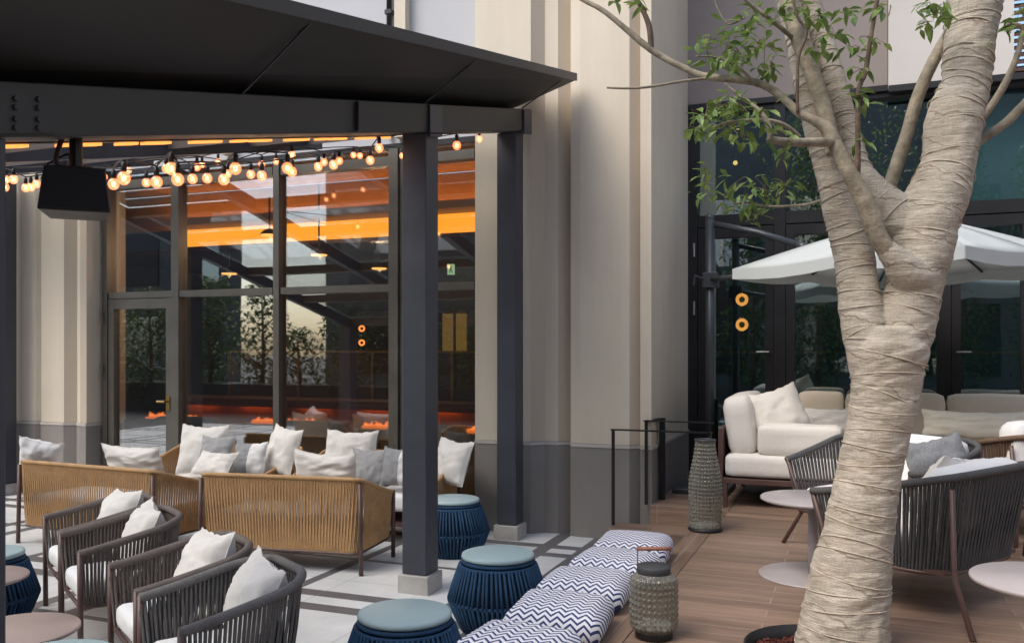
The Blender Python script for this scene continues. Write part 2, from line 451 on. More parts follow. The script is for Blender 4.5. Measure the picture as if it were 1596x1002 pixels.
# ------------------------------------------------------------------ mesh builder
class MB:
    def __init__(self):
        self.v = []
        self.f = []
        self.mi = []
        self.cur = 0

    def add(self, vs, fs, xf=None):
        o = len(self.v)
        for p in vs:
            p = Vector(p)
            if xf is not None:
                p = xf @ p
            self.v.append(p)
        for f in fs:
            self.f.append([i + o for i in f])
            self.mi.append(self.cur)
        return self

    def box(self, lo, hi, xf=None):
        x0, y0, z0 = lo
        x1, y1, z1 = hi
        vs = [(x0, y0, z0), (x1, y0, z0), (x1, y1, z0), (x0, y1, z0), (x0, y0, z1), (x1, y0, z1), (x1, y1, z1), (x0, y1, z1)]
        fs = [(0, 3, 2, 1), (4, 5, 6, 7), (0, 1, 5, 4), (1, 2, 6, 5), (2, 3, 7, 6), (3, 0, 4, 7)]
        return self.add(vs, fs, xf)

    def hexa(self, bottom, top):
        fs = [(0, 3, 2, 1), (4, 5, 6, 7), (0, 1, 5, 4), (1, 2, 6, 5), (2, 3, 7, 6), (3, 0, 4, 7)]
        return self.add(list(bottom) + list(top), fs)

    def tube(self, pts, rad, seg=8, closed=False, squash=1.0, cap=True):
        pts = [Vector(p) for p in pts]
        n = len(pts)
        if not isinstance(rad, (list, tuple)):
            rad = [rad] * n
        vs, fs = [], []
        prev = None
        for i in range(n):
            if closed:
                t = pts[(i + 1) % n] - pts[i - 1]
            else:
                t = pts[min(i + 1, n - 1)] - pts[max(i - 1, 0)]
            if t.length < 1e-9:
                t = Vector((0, 0, 1))
            t.normalize()
            if prev is None:
                a = Vector((0, 0, 1)) if abs(t.z) < 0.9 else Vector((1, 0, 0))
                nx = t.cross(a).normalized()
            else:
                nx = (prev - t * prev.dot(t))
                if nx.length < 1e-6:
                    nx = t.cross(Vector((0, 0, 1)))
                nx.normalize()
            prev = nx
            ny = t.cross(nx)
            for k in range(seg):
                an = 2 * PI * k / seg
                vs.append(pts[i] + nx * math.cos(an) * rad[i] + ny * math.sin(an) * rad[i] * squash)
        m = n if closed else n - 1
        for i in range(m):
            for k in range(seg):
                a = i * seg + k
                b = i * seg + (k + 1) % seg
                c = ((i + 1) % n) * seg + (k + 1) % seg
                d = ((i + 1) % n) * seg + k
                fs.append((a, b, c, d))
        if not closed and cap:
            fs.append(tuple(reversed(range(seg))))
            fs.append(tuple((n - 1) * seg + k for k in range(seg)))
        return self.add(vs, fs)

    def lathe(self, prof, seg=40, center=(0, 0, 0), cap=True, wob=None):
        vs, fs = [], []
        n = len(prof)
        for i, (r, z) in enumerate(prof):
            for k in range(seg):
                a = 2 * PI * k / seg
                rr = r + (wob(a, z, i) if wob else 0)
                vs.append((center[0] + rr * math.cos(a), center[1] + rr * math.sin(a), center[2] + z))
        for i in range(n - 1):
            for k in range(seg):
                fs.append((i * seg + k, i * seg + (k + 1) % seg, (i + 1) * seg + (k + 1) % seg, (i + 1) * seg + k))
        if cap:
            fs.append(tuple(reversed(range(seg))))
            fs.append(tuple((n - 1) * seg + k for k in range(seg)))
        return self.add(vs, fs)

    def sphere(self, c, r, seg=12, rings=8, sz=1.0):
        prof = []
        for i in range(rings + 1):
            a = -PI / 2 + PI * i / rings
            prof.append((max(1e-4, r * math.cos(a)), r * sz * math.sin(a)))
        return self.lathe(prof, seg, c)

    def build(self, name, mat, parent=None, smooth=False, bevel=0.0, sub=0, auto=None):
        me = bpy.data.meshes.new(name)
        me.from_pydata([tuple(p) for p in self.v], [], self.f)
        mats = mat if isinstance(mat, (list, tuple)) else [mat]
        for m in mats:
            me.materials.append(m)
        if len(mats) > 1:
            for i, p in enumerate(me.polygons):
                p.material_index = self.mi[i]
        if smooth:
            for p in me.polygons:
                p.use_smooth = True
        me.update()
        o = bpy.data.objects.new(name, me)
        COL.objects.link(o)
        if parent is not None:
            o.parent = parent
        if bevel > 0:
            b = o.modifiers.new('bevel', 'BEVEL')
            b.width = bevel
            b.segments = 2
            b.limit_method = 'ANGLE'
        if sub:
            s = o.modifiers.new('sub', 'SUBSURF')
            s.levels = sub
            s.render_levels = sub
        return o

def tag(o, label=None, cat=None, group=None, kind=None):
    if label:
        o['label'] = label
    if cat:
        o['category'] = cat
    if group:
        o['group'] = group
    if kind:
        o['kind'] = kind
    return o

def empty(name, loc=(0, 0, 0), rz=0.0, label=None, cat=None, group=None):
    o = bpy.data.objects.new(name, None)
    o.empty_display_size = 0.1
    o.location = loc
    o.rotation_euler = (0, 0, rz)
    COL.objects.link(o)
    return tag(o, label, cat, group)

def dup(root, loc, rz, label, group=None):
    r = root.copy()
    COL.objects.link(r)
    r.location = loc
    r.rotation_euler = (0, 0, rz)
    r['label'] = label
    if group:
        r['group'] = group
    for ch in list(root.children):
        c = ch.copy()
        COL.objects.link(c)
        c.parent = r
        for g in list(ch.children):
            d = g.copy()
            COL.objects.link(d)
            d.parent = c
    return r

def crom(pts, per=6):
    """Catmull-Rom through (x,y,z,r) tuples"""
    P_ = [tuple(p) for p in pts]
    out = []
    n = len(P_)
    for i in range(n - 1):
        p0, p1, p2, p3 = P_[max(i - 1, 0)], P_[i], P_[i + 1], P_[min(i + 2, n - 1)]
        for k in range(per):
            t = k / per
            out.append(tuple(0.5 * ((2 * b) + (-a + c) * t + (2 * a - 5 * b + 4 * c - d) * t * t + (-a + 3 * b - 3 * c + d) * t ** 3)
                             for a, b, c, d in zip(p0, p1, p2, p3)))
    out.append(P_[-1])
    return out

# soft rounded box as a grid lump (seat cushions)
def soft_box(mb, w, d, h, c=(0, 0, 0), r=0.04, puff=0.015, n=12, seed=0.0, xf=None):
    vs, fs = [], []
    idx = {}
    nz = 6
    def pt(i, j, k):
        x = (i / n * 2 - 1)
        y = (j / n * 2 - 1)
        z = (k / nz * 2 - 1)
        hx, hy, hz = w / 2, d / 2, h / 2
        q = Vector((x * hx, y * hy, z * hz))
        inner = Vector((max(-hx + r, min(hx - r, q.x)), max(-hy + r, min(hy - r, q.y)), max(-hz + r, min(hz - r, q.z))))
        dlt = q - inner
        if dlt.length > 1e-6:
            q = inner + dlt.normalized() * min(r, dlt.length if dlt.length < r else r)
        pf = (1 - x * x) * (1 - y * y)
        q.z += (puff * pf) * (1 if z > 0 else -1 if z < 0 else 0)
        nn = noise.noise(Vector((q.x * 5 + seed, q.y * 5, q.z * 6 + seed)))
        q += Vector((q.x, q.y, q.z)).normalized() * nn * 0.008
        return q + Vector(c)
    def vid(i, j, k):
        key = (i, j, k)
        if key not in idx:
            idx[key] = len(vs)
            vs.append(pt(i, j, k))
        return idx[key]
    for i in range(n):
        for j in range(n):
            fs.append((vid(i, j, 0), vid(i, j + 1, 0), vid(i + 1, j + 1, 0), vid(i + 1, j, 0)))
            fs.append((vid(i, j, nz), vid(i + 1, j, nz), vid(i + 1, j + 1, nz), vid(i, j + 1, nz)))
    for k in range(nz):
        for i in range(n):
            fs.append((vid(i, 0, k), vid(i + 1, 0, k), vid(i + 1, 0, k + 1), vid(i, 0, k + 1)))
            fs.append((vid(i, n, k), vid(i, n, k + 1), vid(i + 1, n, k + 1), vid(i + 1, n, k)))
            fs.append((vid(0, i, k), vid(0, i, k + 1), vid(0, i + 1, k + 1), vid(0, i + 1, k)))
            fs.append((vid(n, i, k), vid(n, i + 1, k), vid(n, i + 1, k + 1), vid(n, i, k + 1)))
    return mb.add(vs, fs, xf)

def pillow_mesh(w, h, t, seed=0.0, n=22, pinch=0.10):
    mb = MB()
    vs, fs = [], []
    def prof(a):
        return max(0.0, 1 - abs(a) ** 2.6) ** 0.55
    for side in (1, -1):
        o = len(vs)
        for i in range(n + 1):
            for j in range(n + 1):
                a = i / n * 2 - 1
                b = j / n * 2 - 1
                x = w / 2 * a * (1 - pinch * (1 - b * b))
                z = h / 2 * b * (1 - pinch * (1 - a * a))
                th = t / 2 * prof(a) * prof(b)
                nn = noise.noise(Vector((a * 2.2 + seed, b * 2.2, seed * 0.7)))
                n2 = noise.noise(Vector((a * 5 + seed, b * 5 + 3, seed)))
                edge = max(abs(a), abs(b))
                rip = math.sin((a * b) * 14 + seed) * 0.008 * edge * prof(a) * prof(b)
                y = side * (th * (1 + 0.22 * nn) + rip + n2 * 0.01 * min(1, th * 20))
                sag = -0.02 * (1 - a * a) * max(0, b)
                x += 0.012 * nn * edge
                z += 0.012 * n2 * edge + sag
                vs.append((x, y, z))
        for i in range(n):
            for j in range(n):
                q = (o + i * (n + 1) + j, o + (i + 1) * (n + 1) + j, o + (i + 1) * (n + 1) + j + 1, o + i * (n + 1) + j + 1)
                fs.append(q if side < 0 else tuple(reversed(q)))
    mb.add(vs, fs)
    return mb

pill_seed = [1.3]
def pillow(loc, rz, tilt, w, h, t, mat, label, group, roll=0.0, pinch=0.055):
    """loc = centre; local +y is the face; tilt leans the top backwards (towards -y)"""
    pill_seed[0] += 1.77
    o = pillow_mesh(w, h, t, pill_seed[0], pinch=pinch).build('scatter_pillow', mat, None, True)
    o.matrix_world = Matrix.Translation(loc) @ Matrix.Rotation(rz, 4, 'Z') @ Matrix.Rotation(tilt, 4, 'X') @ Matrix.Rotation(roll, 4, 'Y')
    me = o.data
    N = 22
    ed = [(i, 0) for i in range(N)] + [(N, i) for i in range(N)] + [(N - i, N) for i in range(N)] + [(0, N - i) for i in range(N)]
    pb_ = MB(); pb_.tube([me.vertices[a * (N + 1) + b].co for a, b in ed], 0.0035, 6, True)
    pb_.build('piping', mat, o, True)
    tag(o, label, 'pillow', group)
    return o

def w2l(loc, rz, p):
    v = Matrix.Rotation(rz, 4, 'Z') @ Vector(p)
    return Vector(loc) + v

# ------------------------------------------------------------------ ground, deck
def quad_sheet(name, pts, z, mat):
    mb = MB()
    mb.add([(p[0], p[1], z) for p in pts], [tuple(range(len(pts)))])
    return tag(mb.build(name, mat), kind='structure')

quad_sheet('ground', [(-150, -150), (150, -150), (150, 150), (-150, 150)], 0.0, M['asphalt'])
quad_sheet('terrace_floor', [(-14, -0.5), (-0.9, -0.5), (-0.9, 7.9), (-14, 7.9)], 0.004, M['floor'])

DK = 0.335
mb = MB()
pit = (P(1277, 1014, 3.85).x, P(1277, 1014, 3.85).y)
pit_r = 0.315
# deck top with a round opening for the tree
def deck_with_hole():
    b = MB()
    x0, x1, y0, y1 = -0.98, 7.0, -2.0, 9.16
    cx, cy = pit
    n = 48
    ring, outer = [], []
    for k in range(n):
        a = 2 * PI * k / n
        dx, dy = math.cos(a), math.sin(a)
        ring.append((cx + dx * pit_r, cy + dy * pit_r, DK))
        tx = ((x1 - cx) / dx) if dx > 1e-9 else ((x0 - cx) / dx if dx < -1e-9 else 1e9)
        ty = ((y1 - cy) / dy) if dy > 1e-9 else ((y0 - cy) / dy if dy < -1e-9 else 1e9)
        tt = min(tx, ty)
        outer.append((cx + dx * tt, cy + dy * tt, DK))
    corners = [(x1, y1, DK), (x0, y1, DK), (x0, y0, DK), (x1, y0, DK)]
    fs = []
    vs = ring + outer
    base = len(vs)
    vs = vs + corners
    for k in range(n):
        k2 = (k + 1) % n
        a, c = outer[k], outer[k2]
        mid = None
        for ci, co in enumerate(corners):
            on_a = abs(a[0] - co[0]) < 1e-6 or abs(a[1] - co[1]) < 1e-6
            on_c = abs(c[0] - co[0]) < 1e-6 or abs(c[1] - co[1]) < 1e-6
            same = (abs(a[0] - c[0]) < 1e-6) or (abs(a[1] - c[1]) < 1e-6)
            if on_a and on_c and not same:
                mid = base + ci
        if mid is None:
            fs.append((k, n + k, n + k2, k2))
        else:
            fs.append((k, n + k, mid, n + k2, k2))
    b.add(vs, fs)
    # pit wall
    pv, pf = [], []
    for k in range(n):
        a = 2 * PI * k / n
        pv.append((cx + math.cos(a) * pit_r, cy + math.sin(a) * pit_r, DK))
        pv.append((cx + math.cos(a) * pit_r, cy + math.sin(a) * pit_r, DK - 0.10))
    for k in range(n):
        k2 = (k + 1) % n
        pf.append((2 * k, 2 * k2, 2 * k2 + 1, 2 * k + 1))
    b.cur = 1
    b.add(pv, pf)
    return b
tag(deck_with_hole().build('timber_deck', [M['deck'], M['pot_rim']]), kind='structure')
mb = MB()
mb.box((-1.14, -2.0, 0), (-0.984, 7.02, DK + 0.001))
mb.box((-1.50, -2.0, 0), (-1.143, 5.85, DK - 0.002))
tag(mb.build('deck_border', M['deck_edge'], None, False, 0.004), kind='structure')
# steps up to the lounge door
st = empty('entrance_steps', (-1.5, 7.2, 0), 0, 'two low timber steps against the grey plinth leading up to the lounge door', 'steps')
mb = MB(); mb.box((-0.43, -0.18, 0), (0.355, 0.13, 0.17)); mb.build('step', M['deck'], st, False, 0.004)
mb = MB(); mb.box((-0.138, 0.133, 0), (0.515, 1.95, DK)); mb.build('landing', M['deck'], st, False, 0.004)

# tree pit filling
mb = MB()
vs, fs = [], []
n = 40
for i in range(13):
    for k in range(n):
        r = pit_r * 0.995 * i / 12
        a = 2 * PI * k / n
        z = DK - 0.05 + 0.02 * noise.noise(Vector((math.cos(a) * r * 30, math.sin(a) * r * 30, 2)))
        vs.append((pit[0] + r * math.cos(a), pit[1] + r * math.sin(a), z))
for i in range(12):
    for k in range(n):
        fs.append((i * n + k, (i + 1) * n + k, (i + 1) * n + (k + 1) % n, i * n + (k + 1) % n))
mb.add(vs, fs)
rr = random.Random(5)
for i in range(520):
    a, r = rr.uniform(0, 2 * PI), pit_r * math.sqrt(rr.uniform(0.05, 0.93))
    s = rr.uniform(0.005, 0.014)
    mb.sphere((pit[0] + r * math.cos(a), pit[1] + r * math.sin(a), DK - 0.04 + rr.uniform(-.005, .01)), s, 5, 3, rr.uniform(.5, .9))
tag(mb.build('mulch', M['mulch']), kind='stuff')
mb = MB()
mb.lathe([(pit_r - 0.002, -0.06), (pit_r - 0.002, 0.014), (pit_r + 0.006, 0.010), (pit_r + 0.006, 0.002)], 64, (pit[0], pit[1], DK), cap=False)
tag(mb.build('tree_pit_ring', M['pot_rim'], None, True), 'dark steel ring edging the round planting hole at the tree foot', 'planting ring')

# ------------------------------------------------------------------ building walls
def prism(mb, prof, z0, z1):
    n = len(prof)
    vs = [(p[0], p[1], z0) for p in prof] + [(p[0], p[1], z1) for p in prof]
    fs = [tuple(reversed(range(n))), tuple(range(n, 2 * n))]
    for i in range(n):
        j = (i + 1) % n
        fs.append((i, j, n + j, n + i))
    mb.add(vs, fs)

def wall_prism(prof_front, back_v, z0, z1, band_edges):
    """front profile (left to right) closed along back_v; band_edges = indices of facets given the darker taupe tone"""
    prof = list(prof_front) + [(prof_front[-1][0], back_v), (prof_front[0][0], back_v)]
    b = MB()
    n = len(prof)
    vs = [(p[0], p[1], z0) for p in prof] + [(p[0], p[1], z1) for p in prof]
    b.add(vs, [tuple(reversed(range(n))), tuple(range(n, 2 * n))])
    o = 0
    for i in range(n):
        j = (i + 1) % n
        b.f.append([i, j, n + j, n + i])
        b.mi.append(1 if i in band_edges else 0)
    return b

def off(prof, d):
    return [(p[0], p[1] - d) for p in prof]

ZT = 11.0
right_prof = [(-3.27, 7.72), (-3.262, 7.36), (-2.72, 7.36), (-2.62, 7.46), (-2.50, 7.47), (-2.38, 7.56), (-2.365, 7.42), (-2.27, 7.40),
              (-1.83, 7.40), (-1.745, 7.475), (-1.735, 7.40), (-1.64, 7.40), (-1.64, 9.16)]
left_prof = [(-14.0, 7.36), (-8.76, 7.36), (-8.69, 7.43), (-8.67, 7.36), (-8.32, 7.36), (-8.21, 7.44), (-8.09, 7.37), (-7.985, 7.36), (-7.965, 7.72)]

wl = empty('pilaster_wall', (-2.4, 7.5, 0), 0, 'cream fluted wall with grey plinth between the terrace glazing and the steps', 'wall')
def put(mbx, name, mat, root, **k):
    o = mbx.build(name, mat, root, **k)
    o.matrix_parent_inverse = Matrix.Translation(-Vector(root.location))
    return o
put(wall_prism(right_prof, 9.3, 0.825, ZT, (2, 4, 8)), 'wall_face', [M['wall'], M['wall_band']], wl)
rp = off(right_prof[1:-1], 0.008) + [(-1.632, 7.392), (-1.632, 9.15)]
put(wall_prism(rp, 9.28, 0.0, 0.79, ()), 'plinth', M['plinth'], wl)
rp2 = off(right_prof[1:-1], 0.014) + [(-1.626, 7.386), (-1.626, 9.14)]
put(wall_prism(rp2, 9.27, 0.793, 0.822, ()), 'plinth_trim', M['plinth_trim'], wl)
wl2 = empty('pilaster_wall', (-9.4, 7.5, 0), 0, 'cream fluted pier with grey plinth beside the glass door, behind the tan sofas', 'wall')
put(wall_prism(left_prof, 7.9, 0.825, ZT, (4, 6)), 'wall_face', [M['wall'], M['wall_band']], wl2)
put(wall_prism(off(left_prof, 0.008)[:-1] + [(-7.96, 7.70)], 7.88, 0.0, 0.79, ()), 'plinth', M['plinth'], wl2)
put(wall_prism(off(left_prof, 0.014)[:-1] + [(-7.955, 7.69)], 7.87, 0.793, 0.822, ()), 'plinth_trim', M['plinth_trim'], wl2)

# upper wall above the terrace glazing with a tall window
uw = empty('upper_wall', (-5.6, 7.6, 3.7), 0, 'pale grey upper wall panels with cream fins above the terrace roof', 'wall')
mb = MB()
mb.box((-7.95, 7.60, 3.66), (-3.275, 8.0, ZT))
put(mb, 'wall_panel', M['panel_grey'], uw)
mb = MB()
mb.box((-4.18, 7.50, 3.70), (-4.06, 7.597, ZT)); mb.box((-6.25, 7.50, 3.70), (-6.13, 7.597, ZT)); mb.box((-7.1, 7.52, 3.70), (-6.95, 7.597, ZT))
put(mb, 'wall_fin', M['wall'], uw)
pipe = empty('drain_pipe', (-4.27, 7.56, 3.72), 0, 'thin dark vertical pipe on the grey upper wall above the pavilion roof', 'pipe')
mb = MB(); mb.tube([(0, 0, 0), (0, 0, ZT - 3.9)], 0.026, 12); mb.build('pipe', M['frame_black'], pipe, True)
mb = MB()
for z in (1.2, 3.0, 4.8):
    mb.box((-0.035, -0.03, z), (0.035, 0.038, z + 0.04))
mb.build('clamp', M['frame_black'], pipe)

# ------------------------------------------------------------------ terrace glazing (left)
gz = empty('glazed_front', (-5.6, 7.6, 0), 0, 'dark framed glass front with a door behind the tan rope sofas', 'glazing')
VG = 7.60
us = [-7.90, -6.90, -5.58, -4.21, -3.30]
mb = MB()
for i, u in enumerate(us):
    w = 0.05 if i in (1, 3) else 0.035
    mb = MB(); mb.box((u - w, VG - 0.07, 0.005), (u + w, VG + 0.07, 3.60)); put(mb, 'mullion', M['frame'], gz)
mb = MB(); mb.box((us[3] + 0.055, VG - 0.04, 0.0), (us[3] + 0.10, VG + 0.05, 3.6))
put(mb, 'mullion', M['frame'], gz)
mb = MB()
for i in range(4):
    a, b = us[i] + 0.052, us[i + 1] - 0.052
    if i == 3:
        a += 0.05
    for (z0, z1) in ((2.215, 2.285), (3.44, 3.53), (0.005, 0.09)):
        if z0 > 0.01 or i > 0:
            mb = MB(); mb.box((a, VG - 0.06, z0), (b, VG + 0.06, z1)); put(mb, 'transom', M['frame'], gz)
for i in range(4):
    a, b = us[i] + 0.03, us[i + 1] - 0.03
    mb = MB(); mb.box((a, VG - 0.006, 2.25), (b, VG + 0.006, 3.62)); put(mb, 'pane', M['glass_left'], gz)
    if i > 0:
        mb = MB(); mb.box((a, VG - 0.006, 0.05), (b, VG + 0.006, 2.25)); put(mb, 'pane', M['glass_left'], gz)
mb = MB()
mb.box((-7.86, VG - 0.055, 0.02), (-7.78, VG + 0.03, 2.21)); mb.box((-7.035, VG - 0.055, 0.02), (-6.955, VG + 0.03, 2.21))
mb.box((-7.78, VG - 0.053, 2.10), (-7.035, VG + 0.028, 2.208)); mb.box((-7.78, VG - 0.053, 0.02), (-7.035, VG + 0.028, 0.20))
dr = put(mb, 'door', M['frame'], gz)
mb = MB(); mb.box((-7.80, VG - 0.012, 0.15), (-7.02, VG - 0.002, 2.12)); put(mb, 'door_pane', M['glass_left'], gz)
mb = MB()
mb.tube([(-7.0, VG - 0.06, 1.08), (-7.0, VG - 0.12, 1.08), (-7.10, VG - 0.12, 1.08)], 0.012, 8)
mb.box((-7.025, VG - 0.065, 0.98), (-6.975, VG - 0.054, 1.14))
put(mb, 'door_handle', M['brass'], gz)
mb = MB()
for z in (1.35, 1.95):
    mb.tube([(-7.91, VG - 0.10, z), (-7.91, VG - 0.10, z + 0.12)], 0.014, 8)
put(mb, 'hinge', M['frame'], gz)
mb = MB(); mb.box((-7.96, VG - 0.03, 3.605), (-3.275, 7.9, 3.657)); put(mb, 'head_rail', M['frame_black'], gz)

# ------------------------------------------------------------------ interior behind the terrace glazing
rm = empty('bar_room', (-5.6, 10.5, 0), 0, 'dark bar interior with an amber cove ceiling seen through the terrace glass', 'interior')
mb = MB()
mb.box((-11.0, 13.0, 0.004), (-1.7, 13.2, 3.9)); mb.box((-11.2, 7.95, 0.004), (-11.0, 13.2, 3.9)); mb.box((-2.05, 9.35, 0.004), (-1.9, 12.99, 3.9))
put(mb, 'room_wall', M['dark_room'], rm)
mb = MB(); mb.box((-11.0, 7.72, 0.004), (-2.06, 13.0, 0.02)); put(mb, 'room_floor', M['dark_floor'], rm)
mb = MB(); mb.box((-11.0, 7.9, 3.80), (-2.06, 9.7, 3.85)); put(mb, 'room_ceiling', M['cove_plaster'], rm)
mb = MB(); mb.box((-11.0, 9.75, 3.00), (-2.06, 13.0, 3.05)); put(mb, 'low_ceiling', M['walnut'], rm)
mb = MB(); mb.box((-8.95, 9.70, 3.055), (-2.2, 9.72, 3.30)); put(mb, 'cove_light', M['amber'], rm)
mb = MB(); mb.box((-10.9, 9.72, 3.31), (-2.1, 9.76, 3.795)); put(mb, 'cove_wall', M['cove_plaster'], rm)
mb = MB(); mb.box((-8.95, 9.50, 3.335), (-2.2, 9.56, 3.345)); put(mb, 'ledge_light', M['amber_up'], rm)
mb = MB(); mb.box((-8.95, 9.36, 3.31), (-2.2, 9.70, 3.33)); mb.box((-8.95, 9.34, 3.31), (-2.2, 9.358, 3.40)); put(mb, 'ledge', M['cove_plaster'], rm)
mb = MB(); mb.box((-8.95, 9.60, 3.00), (-2.2, 9.74, 3.05)); put(mb, 'cove_trim', M['walnut'], rm)
# divider screen
mb = MB()
for x in (-8.2, -7.05, -5.9, -4.75, -3.6):
    mb.box((x - 0.02, 10.0, 0.02), (x + 0.02, 10.05, 1.62))
for z in (0.75, 1.60):
    mb.box((-8.2, 10.002, z), (-3.6, 10.048, z + 0.03))
ds = empty('divider_screen', (-5.9, 10.0, 0.02), 0, 'brass framed brown divider screen inside the bar room', 'screen')
put(mb, 'frame', M['brass'], ds)
mb = MB(); mb.box((-8.2, 10.02, 0.78), (-3.6, 10.03, 1.60)); put(mb, 'panel', plain('dark_brown_panel', (0.045, 0.024, 0.014), 0.5, 0, 0.3, 3, 0.1, 40), ds)
# fire tables indoors
def fire_flame(mb, x, y, z, h, w, seed):
    r_ = random.Random(seed)
    n = 7
    pts = []
    for i in range(n):
        t = i / (n - 1)
        pts.append((x + 0.03 * math.sin(t * 4 + seed) * t, y, z + h * t))
    mb.tube(pts, [w * (0.5 + 0.6 * math.sin(min(1, t * 1.5) * PI * 0.6)) * (1 - (i / (n - 1)) ** 1.6) + 0.002 for i, t in enumerate([k / (n - 1) for k in range(n)])], 6)
for q, (fx, fy, fw) in enumerate([(-8.2, 8.9, 0.75), (-6.4, 8.8, 0.9), (-4.9, 8.7, 0.7), (-3.45, 8.6, 0.9)]):
    ft = empty('fire_table', (fx, fy, 0.02), 0, ['low dark fire table behind the glass door, a low orange glow along its top', 'dark fire table with low orange flames behind the wide window, beside the door',
                'dark fire table behind the third window bay', 'dark fire table with a tall red flame behind the narrow window bay'][q], 'fire table', 'fire tables inside the bar')
    mb = MB(); mb.box((-fw / 2, -0.22, 0.66), (fw / 2, 0.22, 0.74)); mb.build('table_top', M['dark_floor'], ft, False, 0.01)
    mb = MB(); mb.box((-fw / 2 + 0.05, -0.17, 0), (fw / 2 - 0.05, 0.17, 0.66)); mb.build('base', M['dark_room'], ft)
    mb = MB()
    for k in range(26):
        fire_flame(mb, -fw / 2 + fw * (k + 0.5) / 26, 0.05 * math.sin(k * 2.7), 0.745, 0.035 + 0.05 * abs(math.sin(k * 0.9 + q)) * abs(math.sin(k * 2.3)) + (0.22 * abs(math.sin(k)) if q == 3 and k > 19 else 0), 0.03, k + q * 3)
    mb.build('flame', M['fire'], ft, True)
    mb = MB(); soft_box(mb, fw * 0.92, 0.2, 0.03, (0, 0, 0.75), 0.01, 0.0, 10, q); mb.build('ember_bed', M['ember'], ft, True)
bc = empty('bar_counter', (-5.9, 9.55, 0.02), 0, 'long dark wood bar counter inside with a warm light under its top', 'counter')
mb = MB(); mb.box((-2.75, -0.02, 0), (2.75, 0.32, 0.94)); mb.build('front', M['copper'], bc)
mb = MB(); mb.box((-2.8, -0.20, 0.945), (2.8, 0.36, 0.99)); mb.box((-2.8, -0.198, 0.885), (2.8, -0.16, 0.943)); mb.build('counter_top', M['walnut'], bc, False, 0.006)
for k in range(6):
    mb = MB(); mb.box((-2.6 + k * 0.9, -0.10, 0.925), (-2.6 + k * 0.9 + 0.45, -0.07, 0.940)); mb.build('lamp', M['counter_led'], bc)
# indoor sofas (dark)
for q, x in enumerate((-7.35, -5.65, -4.2)):
    so = empty('club_chair', (x, 8.4, 0.02), 0, ['slate lounge seat inside behind the door edge', 'slate lounge seat inside behind the middle window bay', 'slate lounge seat inside next to the round stool'][q], 'seat', 'lounge seats inside the bar')
    mb = MB(); soft_box(mb, 0.9, 0.55, 0.34, (0, 0.1, 0.25), 0.06); mb.build('seat', M['dark_fabric'], so, True)
    mb = MB(); soft_box(mb, 0.9, 0.18, 0.42, (0, -0.2, 0.62), 0.07); mb.build('backrest', M['dark_fabric'], so, True)
# pendants
for q, (px, py, Z) in enumerate([(420, 366, 10.4), (357, 426, 12.0), (497, 397, 11.2), (591, 418, 12.0)]):
    p = P(px, py, Z)
    pe = empty('pendant_lamp', p, 0, ['highest dome pendant in front of the amber cove', 'leftmost low dome pendant under the amber cove', 'dome pendant hanging right of the centre mullion', 'dome pendant beside the black double mullion, low and to the right'][q], 'pendant lamp', 'pendants in the bar room')
    mb = MB(); mb.tube([(0, 0, 0.03), (0, 0, 3.75 - p.z if p.y < 9.6 else 2.98 - p.z)], 0.012, 8) if p.z < 2.9 else mb.tube([(0, 0, 0.03), (0, 0, 0.45)], 0.012, 8)
    mb.build('rod', M['black'], pe)
    mb = MB(); mb.lathe([(0.02, 0.07), (0.06, 0.055), (0.105, 0.015), (0.11, 0.0)], 24, cap=False); mb.build('lamp_shade', M['black'], pe, True)
    mb = MB(); mb.lathe([(0.10, -0.015), (0.10, 0.005)], 24); mb.build('lamp', M['lamp_warm'], pe, True)
    ld = bpy.data.lights.new('pendant_light', 'POINT'); ld.energy = 16; ld.color = (1.0, 0.66, 0.40); ld.shadow_soft_size = 0.02
    lo = bpy.data.objects.new('pendant_light', ld); COL.objects.link(lo); lo.parent = pe; lo.location = (0, 0, -0.04)
# amber wall lamps and green sign and ring sconce indoors
for q, px in enumerate((698, 719)):
    p = P(px, 522, 11.6)
    wlp = empty('wall_lamp', p, TH, ['left of two tall amber glass wall lamps in the narrow bay', 'right of two tall amber glass wall lamps in the narrow bay'][q], 'wall lamp', 'amber wall lamps')
    mb = MB(); mb.box((-0.07, -0.04, -0.34), (0.07, 0.02, 0.28)); mb.build('lamp_glass', M['wall_lamp'], wlp, False, 0.01)
    mb = MB(); mb.box((-0.05, 0.022, -0.38), (0.05, 0.04, 0.32)); mb.build('backplate', M['brass'], wlp)
p = P(703, 420, 10.8)
es = empty('exit_sign', p, TH, 'small pale green lit exit sign high in the narrow bay', 'sign')
mb = MB(); mb.box((-0.045, -0.015, -0.065), (0.045, 0.0, 0.065)); mb.build('sign_face', M['exit'], es)
mb = MB(); mb.box((-0.055, 0.002, -0.075), (0.055, 0.03, 0.075)); mb.build('housing', M['black'], es)
mb = MB(); mb.box((-0.012, -0.019, -0.02), (0.008, -0.016, 0.02)); mb.sphere((0.0, -0.018, 0.032), 0.009, 8, 6); mb.box((0.008, -0.019, -0.045), (0.02, -0.016, -0.018)); mb.box((-0.024, -0.019, -0.045), (-0.012, -0.016, -0.018))
mb.build('running_figure', plain('sign_green', (0.02, 0.2, 0.05), 0.5), es)

